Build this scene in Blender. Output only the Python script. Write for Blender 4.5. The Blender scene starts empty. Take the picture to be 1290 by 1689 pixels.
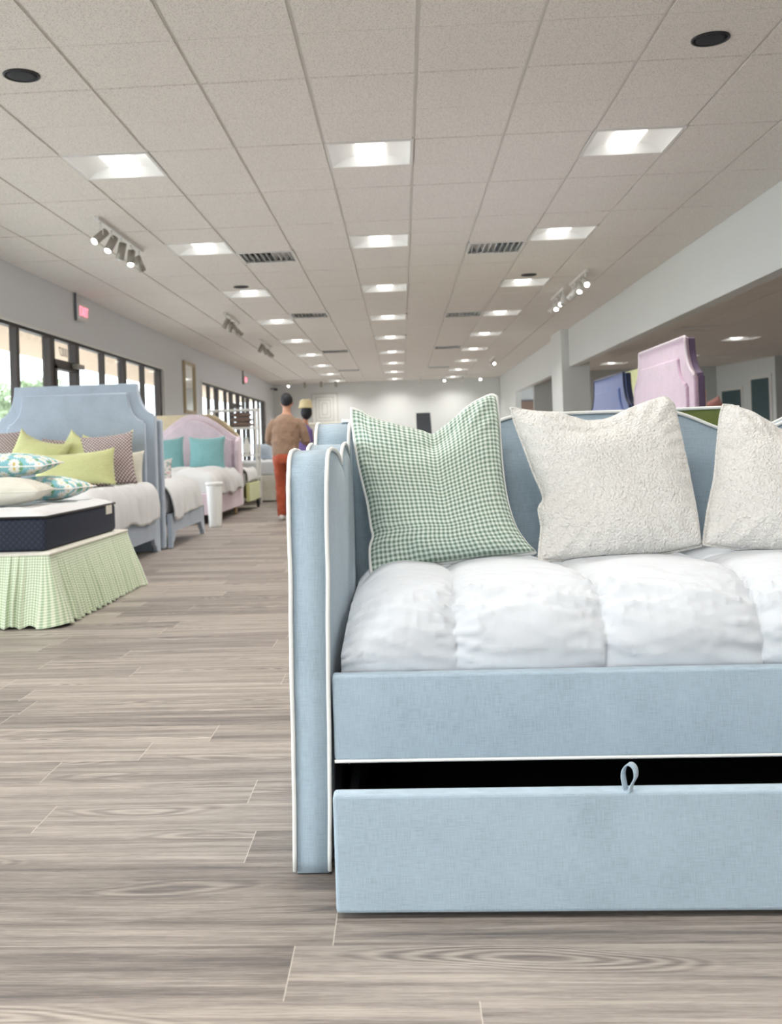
import bpy, bmesh, math, random
from mathutils import Vector, Matrix, noise as mn
random.seed(7)
PI = math.pi
S = bpy.context.scene
C = S.collection

# ------------------------------------------------------------------ camera
def cam_axes(p, y, r):
    cy, sy, cp, sp = math.cos(y), math.sin(y), math.cos(p), math.sin(p)
    fwd = Vector((-sy*cp, cy*cp, sp)); right = Vector((cy, sy, 0)); up = right.cross(fwd)
    return right*math.cos(r)+up*math.sin(r), -right*math.sin(r)+up*math.cos(r), fwd
cr, cu, cf = cam_axes(.0033, .0538, -.0322)
cd = bpy.data.cameras.new('camera'); cam = bpy.data.objects.new('camera', cd); C.objects.link(cam)
M = Matrix(((cr.x, cu.x, -cf.x, 0), (cr.y, cu.y, -cf.y, 0), (cr.z, cu.z, -cf.z, 1.0), (0, 0, 0, 1)))
cam.matrix_world = M
cd.sensor_fit = 'VERTICAL'; cd.sensor_height = 24; cd.sensor_width = 24
cd.lens = 1657.4/1689*24
cd.shift_x = 71.3/1689; cd.shift_y = -113.4/1689
cd.clip_start = .05; cd.clip_end = 300
cd.dof.use_dof = True; cd.dof.focus_distance = 2.75; cd.dof.aperture_fstop = 3.6
S.camera = cam

# ------------------------------------------------------------------ world, exposure
S.view_settings.view_transform = 'Standard'; S.view_settings.look = 'None'
S.view_settings.gamma = 1; S.view_settings.use_curve_mapping = False
S.view_settings.exposure = 0.36
W = bpy.data.worlds.new('sky'); S.world = W; W.use_nodes = True
bg = W.node_tree.nodes['Background']; bg.inputs[0].default_value = (.88, .94, 1, 1); bg.inputs[1].default_value = 5.2
LENS_STRENGTH = 2.3      # how bright the lens itself looks
LAMP_WATTS = 15.0         # downward light of each troffer

# ------------------------------------------------------------------ material helpers
class NT:
    def __init__(s, name):
        s.m = bpy.data.materials.new(name); s.m.use_nodes = True
        s.t = s.m.node_tree; s.p = s.t.nodes['Principled BSDF']
    def n(s, typ, **kw):
        nd = s.t.nodes.new(typ)
        for k, v in kw.items():
            if k.startswith('i_'): nd.inputs[k[2:].replace('_', ' ')].default_value = v
            else: setattr(nd, k, v)
        return nd
    def l(s, a, b): s.t.links.new(a, b)
    def val(s, x, sock):
        if isinstance(x, (int, float)): sock.default_value = x
        else: s.l(x, sock)
    def math(s, op, a, b=0, c=None):
        nd = s.n('ShaderNodeMath', operation=op); s.val(a, nd.inputs[0]); s.val(b, nd.inputs[1])
        if c is not None: s.val(c, nd.inputs[2])
        return nd.outputs[0]
    def mix(s, f, a, b):
        nd = s.n('ShaderNodeMix', data_type='RGBA')
        s.val(f, nd.inputs[0])
        for x, i in ((a, 6), (b, 7)):
            if isinstance(x, tuple): nd.inputs[i].default_value = (*x, 1) if len(x) == 3 else x
            else: s.l(x, nd.inputs[i])
        return nd.outputs[2]
    def coord(s, which='Object', scale=None):
        o = s.n('ShaderNodeTexCoord').outputs[which]
        if scale:
            mp = s.n('ShaderNodeMapping'); mp.inputs['Scale'].default_value = scale; s.l(o, mp.inputs[0]); o = mp.outputs[0]
        return o
    def noise(s, vec, scale, detail=3, rough=.5):
        nd = s.n('ShaderNodeTexNoise'); nd.inputs['Scale'].default_value = scale
        nd.inputs['Detail'].default_value = detail; nd.inputs['Roughness'].default_value = rough
        s.l(vec, nd.inputs['Vector']); return nd.outputs[0]
    def ramp(s, f, stops):
        nd = s.n('ShaderNodeValToRGB'); e = nd.color_ramp.elements
        e[0].position, e[0].color = stops[0][0], (*stops[0][1], 1)
        e[1].position, e[1].color = stops[-1][0], (*stops[-1][1], 1)
        for p, c in stops[1:-1]:
            k = e.new(p); k.color = (*c, 1)
        s.l(f, nd.inputs[0]); return nd.outputs[0]
    def sep(s, v):
        nd = s.n('ShaderNodeSeparateXYZ'); s.l(v, nd.inputs[0]); return nd.outputs
    def bump(s, h, strength=.3, dist=.002):
        nd = s.n('ShaderNodeBump'); nd.inputs['Strength'].default_value = strength; nd.inputs['Distance'].default_value = dist
        s.l(h, nd.inputs['Height']); s.l(nd.outputs[0], s.p.inputs['Normal'])
    def base(s, c):
        if isinstance(c, tuple): s.p.inputs['Base Color'].default_value = (*c, 1)
        else: s.l(c, s.p.inputs['Base Color'])
    def set(s, rough=.6, metal=0, spec=.5, sheen=0):
        s.p.inputs['Roughness'].default_value = rough; s.p.inputs['Metallic'].default_value = metal
        s.p.inputs['Specular IOR Level'].default_value = spec; s.p.inputs['Sheen Weight'].default_value = sheen
        return s.m

def srgb(r, g, b):
    f = lambda c: (c/255/12.92 if c/255 <= .04045 else ((c/255+.055)/1.055)**2.4)
    return (f(r), f(g), f(b))
def dark(c, k): return tuple(x*k for x in c)

def plain(name, col, rough=.6, metal=0, var=.04, scale=6):
    m = NT(name); n = m.noise(m.coord(), scale, 3)
    m.base(m.mix(n, dark(col, 1-var), tuple(min(1, x*(1+var)) for x in col)))
    return m.set(rough, metal)
def linen(name, col, var=.12, sheen=.25, fine=620):
    m = NT(name)
    a = m.noise(m.coord('Object', (fine*.05, fine*.05, fine)), 1, 1); b = m.noise(m.coord('Object', (fine, fine, fine*.05)), 1, 1)
    c = m.noise(m.coord(), 7, 3)
    f = m.math('ADD', m.math('MULTIPLY', m.math('ADD', a, b), .36), m.math('MULTIPLY', c, .28))
    m.base(m.ramp(f, [(.34, dark(col, 1-var*1.5)), (.5, col), (.68, tuple(min(1, x*(1+var)) for x in col))]))
    m.bump(m.math('ADD', a, b), .25, .0008)
    return m.set(.88, 0, .25, sheen)
def cloth(name, col, wr=.35, sc=22, dist=.006, rough=.8):
    m = NT(name); v = m.coord('Object', (1, 1, .6)); w = m.noise(v, sc, 4, .55); z = m.noise(m.coord(), 700, 1)
    m.base(m.mix(m.noise(m.coord(), 5, 2), dark(col, .975), col))
    m.bump(m.math('ADD', w, m.math('MULTIPLY', z, .05)), wr, dist)
    return m.set(rough, 0, .25, .15)
def emis(name, col, st):
    m = NT(name); m.base(col); m.p.inputs['Emission Color'].default_value = (*col, 1)
    m.p.inputs['Emission Strength'].default_value = st; return m.set(.5)

# ------------------------------------------------------------------ mesh helpers
def meshobj(name, bm, mat=None, parent=None, smooth=False, loc=None):
    me = bpy.data.meshes.new(name); bm.normal_update(); bm.to_mesh(me); bm.free()
    o = bpy.data.objects.new(name, me); C.objects.link(o)
    if mat: me.materials.append(mat)
    if smooth:
        for p in me.polygons: p.use_smooth = True
    if parent: o.parent = parent
    if loc: o.location = loc
    return o
def tag(o, label=None, cat=None, group=None, kind=None):
    if label: o['label'] = label
    if cat: o['category'] = cat
    if group: o['group'] = group
    if kind: o['kind'] = kind
    return o
def thing(name, loc, label, cat, group=None, rz=0):
    o = bpy.data.objects.new(name, None); C.objects.link(o); o.location = loc; o.rotation_euler = (0, 0, rz)
    o.empty_display_size = .1
    return tag(o, label, cat, group)
def struct(name, bm, mat, smooth=False):
    o = meshobj(name, bm, mat, None, smooth); o['kind'] = 'structure'; return o
def copy_tree(o, parent=None):
    c = o.copy(); C.objects.link(c); c.parent = parent
    for ch in list(o.children): copy_tree(ch, c)
    return c
def box(bm, x0, x1, y0, y1, z0, z1, bev=0, seg=2):
    t = bmesh.new()
    vs = [t.verts.new((x, y, z)) for z in (z0, z1) for y in (y0, y1) for x in (x0, x1)]
    for f in ((0, 2, 3, 1), (4, 5, 7, 6), (0, 1, 5, 4), (2, 6, 7, 3), (0, 4, 6, 2), (1, 3, 7, 5)): t.faces.new([vs[i] for i in f])
    if bev: bmesh.ops.bevel(t, geom=t.edges[:], offset=bev, segments=seg, affect='EDGES', profile=.5)
    join(bm, t)
def join(bm, t, mat=None):
    if mat is not None: bmesh.ops.transform(t, matrix=mat, verts=t.verts)
    mp = {v: bm.verts.new(v.co) for v in t.verts}
    for f in t.faces:
        try:
            g = bm.faces.new([mp[v] for v in f.verts]); g.smooth = f.smooth
        except ValueError: pass
    t.free()
def B(*a, **k):
    bm = bmesh.new(); box(bm, *a, **k); return bm
def cyl(bm, p0, p1, r0, r1=None, n=16, cap=True):
    p0, p1 = Vector(p0), Vector(p1); r1 = r0 if r1 is None else r1
    d = (p1-p0).normalized(); a = d.orthogonal().normalized(); b = d.cross(a)
    R = [[bm.verts.new(p+(a*math.cos(t)+b*math.sin(t))*r) for t in [2*PI*i/n for i in range(n)]] for p, r in ((p0, r0), (p1, r1))]
    for i in range(n):
        f = bm.faces.new((R[0][i], R[0][(i+1) % n], R[1][(i+1) % n], R[1][i])); f.smooth = True
    if cap: bm.faces.new(R[0][::-1]); bm.faces.new(R[1])
def lathe(bm, prof, c=(0, 0, 0), n=32):
    rings = [[bm.verts.new((c[0]+r*math.cos(2*PI*i/n), c[1]+r*math.sin(2*PI*i/n), c[2]+z)) for i in range(n)] for r, z in prof]
    for a, b in zip(rings, rings[1:]):
        for i in range(n):
            f = bm.faces.new((a[i], a[(i+1) % n], b[(i+1) % n], b[i])); f.smooth = True
    bm.faces.new(rings[0][::-1]); bm.faces.new(rings[-1])
def tube(bm, pts, r, n=8, closed=False):
    pts = [Vector(p) for p in pts]
    out = [pts[0]]
    for p in pts[1:]:
        if (p-out[-1]).length > 1e-4: out.append(p)
    if closed and (out[-1]-out[0]).length < 1e-4: out.pop()
    pts = out; N = len(pts); rings = []; prev = None
    for i, p in enumerate(pts):
        a = pts[i-1] if (i > 0 or closed) else p; b = pts[(i+1) % N] if (i < N-1 or closed) else p
        d = (b-a).normalized()
        if prev is None: u = d.orthogonal().normalized()
        else: u = (prev-d*prev.dot(d)).normalized() if (prev-d*prev.dot(d)).length > 1e-5 else d.orthogonal().normalized()
        prev = u; w = d.cross(u)
        rings.append([bm.verts.new(p+(u*math.cos(2*PI*k/n)+w*math.sin(2*PI*k/n))*r) for k in range(n)])
    R = rings+[rings[0]] if closed else rings
    for a, b in zip(R, R[1:]):
        off = 0
        if closed and b is rings[0]:
            off = min(range(n), key=lambda o: (a[0].co-b[o].co).length)
        for k in range(n):
            f = bm.faces.new((a[k], a[(k+1) % n], b[(k+1+off) % n], b[(k+off) % n])); f.smooth = True
    if not closed: bm.faces.new(rings[0][::-1]); bm.faces.new(rings[-1])
def prism(bm, outline, axis, d0, d1, bev=0, seg=2):
    """outline: list of 2-D points; axis 'x': (y,z) outline, 'y': (x,z) outline"""
    t = bmesh.new()
    mk = (lambda p, d: (d, p[0], p[1])) if axis == 'x' else (lambda p, d: (p[0], d, p[1]))
    a = [t.verts.new(mk(p, d0)) for p in outline]; b = [t.verts.new(mk(p, d1)) for p in outline]
    n = len(a); fa = t.faces.new(a); fb = t.faces.new(b[::-1])
    for i in range(n): t.faces.new((a[i], b[i], b[(i+1) % n], a[(i+1) % n]))
    bmesh.ops.recalc_face_normals(t, faces=t.faces[:])
    if bev:
        es = list(fa.edges)+list(fb.edges)
        bmesh.ops.bevel(t, geom=es, offset=bev, segments=seg, affect='EDGES', profile=.5, clamp_overlap=True)
    bmesh.ops.triangulate(t, faces=[f for f in t.faces if len(f.verts) > 4])
    join(bm, t)
def PR(*a, **k):
    bm = bmesh.new(); prism(bm, *a, **k); return bm
def interp(pts, x):
    if x <= pts[0][0]: return pts[0][1]
    for (x0, y0), (x1, y1) in zip(pts, pts[1:]):
        if x <= x1: return y0+(y1-y0)*(x-x0)/(x1-x0) if x1 > x0 else y1
    return pts[-1][1]
def along(poly, t):
    """point at fraction t of a 3-D polyline (smoothed Catmull-Rom by length)"""
    P = [Vector(p) for p in poly]; L = [0]
    for a, b in zip(P, P[1:]): L.append(L[-1]+(b-a).length)
    s = t*L[-1]
    for i in range(len(P)-1):
        if s <= L[i+1] or i == len(P)-2:
            h = (s-L[i])/max(1e-9, L[i+1]-L[i]); h = min(1, max(0, h))
            p1, p2 = P[i], P[i+1]; p0 = P[i-1] if i else p1*2-p2; p3 = P[i+2] if i+2 < len(P) else p2*2-p1
            return .5*((2*p1)+(p2-p0)*h+(2*p0-5*p1+4*p2-p3)*h*h+(3*p1-p0-3*p2+p3)*h**3)

# ------------------------------------------------------------------ materials
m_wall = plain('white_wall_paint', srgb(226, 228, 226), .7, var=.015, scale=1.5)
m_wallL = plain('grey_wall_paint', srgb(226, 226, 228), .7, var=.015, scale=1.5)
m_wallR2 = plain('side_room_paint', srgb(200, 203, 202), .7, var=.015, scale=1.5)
m_whitemetal = plain('white_metal', srgb(232, 230, 226), .45, var=.01)
m_whitegloss = plain('white_reflector', srgb(240, 240, 238), .35, var=.01)
m_black = plain('black_plastic', srgb(30, 31, 34), .5)
m_speaker = plain('speaker_mesh', srgb(34, 38, 44), .7)
m_bronze = plain('dark_bronze_aluminium', srgb(52, 44, 40), .45, var=.08)
m_lens = emis('lit_lens', (1, .985, .95), LENS_STRENGTH)
m_spot = emis('lit_spot_lens', (1, .97, .9), 14)
m_exit = emis('red_exit_letters', (1, .22, .30), 1.5)
m_grey_metal = plain('brushed_grey_metal', srgb(165, 160, 152), .4, .6)
m_blue = linen('pale_blue_linen', srgb(170, 188, 201), var=.13)
m_blue_dk = linen('blue_linen_shaded', srgb(118, 160, 184))  # unused copy of the pale blue linen with shade put into its colour
m_blue_bed = linen('grey_blue_linen', srgb(176, 188, 202))
m_pipe = plain('white_piping_cord', srgb(240, 240, 236), .7, var=.02, scale=400)
m_bluepipe = plain('light_blue_cord', srgb(206, 216, 226), .7)
m_white = cloth('white_cotton', srgb(226, 228, 231), .5, 16, .012)
m_whiteq = cloth('white_quilt', srgb(222, 222, 222), .6, 14, .02)
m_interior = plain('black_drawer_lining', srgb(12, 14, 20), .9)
m_pink = linen('pale_pink_linen', srgb(226, 208, 216), fine=300)
m_pinkv = linen('dusty_pink_velvet', srgb(178, 150, 168), var=.16, fine=300, sheen=.6)
m_pinkdk = linen('mauve_border', srgb(96, 78, 102), fine=300)
m_pinkpipe = plain('pale_pink_cord', srgb(206, 192, 198), .7)
m_navy = linen('denim_navy_linen', srgb(82, 96, 140), fine=300)
m_navydk = linen('dark_navy_cloth', srgb(34, 40, 62), fine=300)
m_olive = linen('olive_green_linen', srgb(112, 124, 66), fine=700)
m_tan = linen('pale_chartreuse_back', srgb(214, 200, 168), fine=300)
m_chart = linen('chartreuse_linen', srgb(206, 210, 152), fine=400)
m_chartp = linen('chartreuse_pillow_cloth', srgb(206, 208, 150), fine=500)
m_teal = linen('teal_pillow_cloth', srgb(134, 182, 184), fine=300)
m_cream = linen('cream_linen', srgb(224, 220, 206), fine=500)
m_peach = linen('peach_linen', srgb(214, 184, 166), fine=300)
m_coral = linen('coral_pillow_cloth', srgb(196, 140, 136), fine=300)
m_wood = plain('light_wood', srgb(190, 160, 118), .5)
m_darkleg = plain('black_wood', srgb(34, 32, 36), .4)
m_brownp = linen('brown_cushion_cloth', srgb(140, 118, 106), fine=300)
m_gold = plain('gold_frame', srgb(186, 168, 136), .4, .2)
m_mirror = NT('mirror_glass'); m_mirror.base((.85, .88, .88)); m_mirror = m_mirror.set(.06, 1)
m_paper = plain('print_paper', srgb(232, 232, 228), .8)
m_matline = plain('print_lines', srgb(205, 202, 196), .8)
m_panel = plain('dark_grey_panel', srgb(84, 88, 94), .4)
m_skin = plain('skin', srgb(196, 146, 120), .55)
m_hair = plain('black_hair', srgb(22, 22, 30), .6)
m_sweater = linen('camel_knit', srgb(150, 122, 102), fine=250)
m_trouser = linen('rust_cotton', srgb(166, 78, 52), fine=250)
m_shoe = plain('white_shoe', srgb(226, 220, 214), .5)
m_purple = linen('purple_cloth', srgb(128, 108, 176), fine=250)
m_straw = plain('straw', srgb(222, 206, 160), .7)
m_concrete = plain('concrete', srgb(196, 192, 186), .8, var=.08, scale=2)
m_soffit = plain('tan_soffit', srgb(212, 188, 164), .8, var=.03)
m_leaf = plain('leaves', srgb(150, 166, 132), .6, var=.3, scale=3)  # green paled to put bright haze into the leaf colour
m_bark = plain('bark', srgb(110, 96, 84), .8)
m_tealdk = plain('dark_teal_glass', srgb(74, 96, 100), .3)

def glass_mat():
    m = NT('window_glass'); t = m.t; o = t.nodes['Material Output']
    tr = m.n('ShaderNodeBsdfTransparent'); gl = m.n('ShaderNodeBsdfGlossy'); gl.inputs['Roughness'].default_value = .02
    lw = m.n('ShaderNodeLayerWeight'); lw.inputs[0].default_value = .5; mx = m.n('ShaderNodeMixShader')
    fr = m.math('ADD', .03, m.math('MULTIPLY', m.math('POWER', lw.outputs['Facing'], 4), .35))
    tr.inputs[0].default_value = (.95, .97, .97, 1)
    m.l(fr, mx.inputs[0]); m.l(tr.outputs[0], mx.inputs[1]); m.l(gl.outputs[0], mx.inputs[2]); m.l(mx.outputs[0], o.inputs[0])
    return m.m
m_glass = glass_mat()

def tile_mat():
    m = NT('ceiling_tile'); v = m.coord(); n = m.noise(v, 120, 2, .7); b = m.noise(v, 420, 1)
    col = srgb(243, 237, 230)
    c = m.ramp(n, [(.36, dark(col, .66)), (.48, col), (.7, tuple(min(1, x*1.03) for x in col))])
    m.base(m.mix(m.noise(v, .8, 1), c, m.mix(.25, c, srgb(224, 220, 216))))
    m.bump(m.math('ADD', n, m.math('MULTIPLY', b, .6)), .35, .003)
    return m.set(.9, 0, .2)
m_tile = tile_mat()

def floor_mat():
    m = NT('grey_oak_plank'); o = m.sep(m.coord()); X, Y = o[0], o[1]
    Wd = .2027; Ln = 1.22
    r = m.math('DIVIDE', m.math('SUBTRACT', Y, 1.811-20*Wd), Wd); ri = m.math('FLOOR', r); rf = m.math('FRACT', r)
    wn = m.n('ShaderNodeTexWhiteNoise', noise_dimensions='1D'); m.l(m.math('ADD', ri, 3.7), wn.inputs['W'])
    c = m.math('ADD', m.math('DIVIDE', X, Ln), m.math('ADD', m.math('MULTIPLY', wn.outputs[0], 1.0), 50)); ci = m.math('FLOOR', c); cfr = m.math('FRACT', c)
    w2 = m.n('ShaderNodeTexWhiteNoise', noise_dimensions='2D'); cb = m.n('ShaderNodeCombineXYZ'); m.l(ri, cb.inputs[0]); m.l(ci, cb.inputs[1]); m.l(cb.outputs[0], w2.inputs['Vector'])
    rnd = w2.outputs[0]
    # grain coordinates shifted per plank
    g = m.n('ShaderNodeCombineXYZ'); m.l(m.math('MULTIPLY', X, .85), g.inputs[0]); m.l(m.math('MULTIPLY', Y, 22), g.inputs[1]); m.l(m.math('MULTIPLY', rnd, 60), g.inputs[2])
    n1 = m.noise(g.outputs[0], 1.6, 5, .62)
    g2 = m.n('ShaderNodeCombineXYZ'); m.l(m.math('MULTIPLY', X, 3), g2.inputs[0]); m.l(m.math('MULTIPLY', Y, 150), g2.inputs[1]); m.l(m.math('MULTIPLY', rnd, 90), g2.inputs[2])
    n2 = m.noise(g2.outputs[0], 2.0, 3, .6)
    # cathedral figure
    g3 = m.n('ShaderNodeCombineXYZ'); m.l(m.math('MULTIPLY', X, .9), g3.inputs[0]); m.l(m.math('MULTIPLY', Y, 6), g3.inputs[1]); m.l(m.math('MULTIPLY', rnd, 30), g3.inputs[2])
    n3 = m.noise(g3.outputs[0], 1.3, 1, .4)
    wave = m.math('SINE', m.math('MULTIPLY', n3, 130)); figmask = m.ramp(n3, [(.56, (0, 0, 0)), (.66, (1, 1, 1))])
    g5 = m.n('ShaderNodeCombineXYZ'); m.l(m.math('MULTIPLY', X, 26), g5.inputs[0]); m.l(m.math('MULTIPLY', Y, 620), g5.inputs[1]); m.l(m.math('MULTIPLY', rnd, 40), g5.inputs[2])
    n5 = m.noise(g5.outputs[0], 1.0, 3, .65)
    f = m.math('ADD', m.math('MULTIPLY', n1, .48), m.math('ADD', m.math('MULTIPLY', n2, .26), m.math('MULTIPLY', n5, .26)))
    f = m.math('ADD', f, m.math('MULTIPLY', m.math('MULTIPLY', wave, figmask), .07))
    f = m.math('ADD', f, m.math('MULTIPLY', m.math('SUBTRACT', rnd, .5), .10))
    k = srgb
    c0 = m.ramp(f, [(.28, k(70, 67, 67)), (.40, k(110, 103, 99)), (.48, k(138, 129, 122)), (.57, k(166, 156, 147)), (.70, k(194, 184, 173))])
    # bevel joints: light at ends, slightly dark along
    e1 = m.math('LESS_THAN', cfr, .0022)
    e2 = m.math('LESS_THAN', rf, .010)
    c1 = m.mix(m.math('MULTIPLY', e1, .7), c0, k(205, 195, 184)); c2 = m.mix(m.math('MULTIPLY', e2, .35), c1, k(128, 118, 110))
    m.base(c2)
    m.bump(m.math('ADD', n2, m.math('MULTIPLY', e2, -1.5)), .12, .001)
    rr = m.math('ADD', m.math('MULTIPLY', n2, .12), .42); m.l(rr, m.p.inputs['Roughness'])
    m.p.inputs['Specular IOR Level'].default_value = .35
    return m.m
m_floor = floor_mat()

def gingham(name, c_light, c_mid, c_dark, soft=.06, warp=None):
    m = NT(name); o = m.sep(m.coord('UV'))
    def st(u):
        t = m.math('PINGPONG', u, .5)       # 0..0.5 triangle
        return m.ramp(t, [(.25-soft, (0, 0, 0)), (.25+soft, (1, 1, 1))])
    a, b = st(o[0]), st(o[1])
    c = m.mix(b, m.mix(a, c_light, c_mid), m.mix(a, warp or c_mid, c_dark))
    m.base(c); n = m.noise(m.coord('Object', (1, 1, 1)), 800, 1); m.bump(n, .2, .0008)
    return m.set(.85, 0, .25, .15)
m_ging = gingham('green_gingham', srgb(232, 238, 230), srgb(182, 200, 184), srgb(118, 138, 124), .07)
m_gingsk = gingham('pale_green_gingham', srgb(236, 238, 218), srgb(206, 218, 188), srgb(160, 184, 150), .08)

def boucle():
    m = NT('ivory_boucle'); v = m.coord(); d = m.noise(v, 60, 2)
    vv = m.n('ShaderNodeVectorMath', operation='ADD'); m.l(v, vv.inputs[0])
    sc = m.n('ShaderNodeVectorMath', operation='SCALE'); nn = m.n('ShaderNodeTexNoise'); nn.inputs['Scale'].default_value = 90; m.l(v, nn.inputs[0])
    m.l(nn.outputs['Color'], sc.inputs[0]); sc.inputs['Scale'].default_value = .012; m.l(sc.outputs[0], vv.inputs[1])
    vo = m.n('ShaderNodeTexVoronoi', feature='SMOOTH_F1'); vo.inputs['Scale'].default_value = 150; m.l(vv.outputs[0], vo.inputs['Vector'])
    h = m.math('SUBTRACT', 1, vo.outputs['Distance'])
    m.base(m.ramp(h, [(.3, srgb(221, 218, 212)), (.6, srgb(230, 227, 222))])); m.bump(h, .8, .007)
    return m.set(.95, 0, .15, .3)
m_boucle = boucle()

def lattice():
    m = NT('brown_lattice_print'); o = m.sep(m.coord('UV')); k = 15
    a = m.math('FRACT', m.math('MULTIPLY', m.math('ADD', o[0], o[1]), k)); b = m.math('FRACT', m.math('MULTIPLY', m.math('SUBTRACT', o[0], o[1]), k))
    g = m.math('MAXIMUM', m.math('LESS_THAN', a, .42), m.math('LESS_THAN', b, .42))
    m.base(m.mix(g, srgb(230, 222, 218), srgb(128, 104, 104))); return m.set(.85, 0, .2)
m_lattice = lattice()

def daisies():
    m = NT('daisy_print'); o = m.coord('UV'); vo = m.n('ShaderNodeTexVoronoi', feature='F1', voronoi_dimensions='2D'); vo.inputs['Scale'].default_value = 5.2; vo.inputs['Randomness'].default_value = .7
    m.l(o, vo.inputs['Vector']); sb = m.n('ShaderNodeVectorMath', operation='SUBTRACT')
    sc = m.n('ShaderNodeVectorMath', operation='SCALE'); m.l(o, sc.inputs[0]); sc.inputs['Scale'].default_value = 1
    m.l(sc.outputs[0], sb.inputs[0]); m.l(vo.outputs['Position'], sb.inputs[1]); q = m.sep(sb.outputs[0])
    ang = m.math('ARCTAN2', q[1], q[0]); L = m.n('ShaderNodeVectorMath', operation='LENGTH'); m.l(sb.outputs[0], L.inputs[0]); r = L.outputs['Value']
    pet = m.math('ADD', .052, m.math('MULTIPLY', m.math('ABSOLUTE', m.math('SINE', m.math('MULTIPLY', ang, 6.5))), .036))
    white = m.math('LESS_THAN', r, pet); cen = m.math('LESS_THAN', r, .017)
    lf = m.noise(o, 9, 2); leaf = m.math('GREATER_THAN', lf, .60)
    c = m.mix(leaf, srgb(140, 194, 202), srgb(120, 168, 122)); c = m.mix(white, c, srgb(236, 232, 226)); c = m.mix(cen, c, srgb(214, 190, 110))
    m.base(c); return m.set(.85, 0, .2)
m_daisy = daisies()
def floral():
    m = NT('grey_pink_floral_print'); n = m.noise(m.coord('UV'), 9, 3)
    m.base(m.ramp(n, [(.36, srgb(150, 168, 158)), (.47, srgb(206, 202, 198)), (.56, srgb(232, 228, 226)), (.68, srgb(214, 170, 168))])); return m.set(.85)
m_floral = floral()
def quiltside():
    m = NT('navy_quilted_ticking'); v = m.coord(); o = m.sep(v)
    s = m.math('ADD', m.math('ADD', o[0], o[1]), o[2]); d = m.math('SUBTRACT', m.math('ADD', o[0], o[1]), o[2])
    a = m.math('PINGPONG', m.math('MULTIPLY', s, 26), .5); b = m.math('PINGPONG', m.math('MULTIPLY', d, 26), .5)
    h = m.math('MULTIPLY', a, b)
    m.base(m.ramp(h, [(0, srgb(30, 36, 50)), (.2, srgb(46, 54, 74))])); m.bump(h, .6, .006); return m.set(.8)
m_tick = quiltside()

# ------------------------------------------------------------------ room shell
XL, XR, YB, YF, CE = -4.12, 3.19, -3.4, 32.45, 3.073
TS = .61; GX, GY = .145, 5.617
struct('floor', B(-4.3, 12.6, YB-.2, 32.7, -.12, 0), m_floor)
fixtures = [(c, m) for m in range(-13, 44, 5) for c in (-4, -1, 2)]
vents = [(-3, 8), (1, 8), (-3, 16), (1, 17), (-3, 26), (1, 26), (-3, 35), (1, 35)]
holes = set(fixtures) | set(vents)
bm = bmesh.new(); gap = .011; dz = .011
def tilebox(x0, x1, y0, y1, near, far):
    a = y0+(gap if near else .0025); b = y1-(gap if far else .0025)
    box(bm, x0+gap, x1-gap, a, b, CE, CE+dz+.004)
for n in range(-7, 5):
    for m in range(-15, 45):
        if (n, m) in holes: continue
        tilebox(GX+n*TS, GX+(n+1)*TS, GY+m*TS, min(YF, GY+(m+1)*TS), m % 2 == 0, m % 2 == 1)
struct('ceiling', bm, m_tile)
bm = bmesh.new()
for n in range(-7, 5):
    for m in range(-15, 45):
        if (n, m) in holes: continue
        x0, y0 = GX+n*TS, GY+m*TS
        box(bm, x0, x0+TS, y0, y0+TS, CE+dz+.004, CE+dz+.012)
struct('trim_1', bm, m_whitemetal)
struct('ceiling_plenum', B(-4.3, XR+.16, YB-.1, YF+.1, CE+.32, CE+.4), m_wall)
bpy.data.objects['ceiling_plenum'].name = 'trim_2'

# left wall with two storefront openings
def wall_x(name, x0, x1, spans, mat):
    bm = bmesh.new()
    for y0, y1, z0, z1 in spans: box(bm, x0, x1, y0, y1, z0, z1)
    return struct(name, bm, mat)
wall_x('wall_left', XL-.16, XL, [(YB, -2.4, 0, CE+.1), (-2.4, 17.35, 2.46, CE+.1), (17.35, 20.7, 0, CE+.1), (20.7, 30.45, 2.46, CE+.1), (30.45, YF+.1, 0, CE+.1)], m_wallL)
wall_x('trim_3', XL-.005, XL+.012, [(-2.4, 17.41, 2.445, 2.475), (17.35, 17.41, 0, 2.46), (20.64, 20.7, 0, 2.46), (20.64, 30.51, 2.445, 2.475), (30.45, 30.51, 0, 2.46)], m_whitemetal)
wall_x('wall_far', XL-.16, XR+.2, [(YF, YF+.15, 0, CE+.1)], m_wall)
wall_x('wall_back', XL-.16, XR+.2, [(YB-.15, YB, 2.6, CE+.1)], m_wall)
bm = bmesh.new(); box(bm, XL-.16, -3.7, YB-.15, YB, 0, 2.6); box(bm, -1.05, XR+.2, YB-.15, YB, 0, 2.6); struct('wall_back_piers', bm, m_wall).name = 'wall_rear'
# unseen glazing behind the camera, added to let daylight onto the daybed front
fw = bmesh.new()
for x in (-3.7, -2.4, -1.1): box(fw, x, x+.05, YB-.1, YB-.04, 0, 2.6)
box(fw, -3.7, -1.05, YB-.1, YB-.04, 0, .12); box(fw, -3.7, -1.05, YB-.1, YB-.04, 2.54, 2.6)
wr = struct('added_window', fw, m_bronze); g = meshobj('glass', B(-3.7, -1.05, YB-.075, YB-.069, .1, 2.56), m_glass, wr)
# right wall: bulkhead, pier and column
bm = bmesh.new()
box(bm, XR, XR+.15, YB, 19.1, 2.365, CE+.1); box(bm, XR, XR+.15, 20.66, 28.1, 2.365, CE+.1); box(bm, XR, XR+.15, 28.1, YF, 0, CE+.1)
box(bm, XR, XR+.38, 19.1, 20.66, 0, CE+.1)
struct('wall_right', bm, m_wall)
struct('trim_4', B(3.05, XR, 19.1, 20.4, 0, CE), m_wall)
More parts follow.
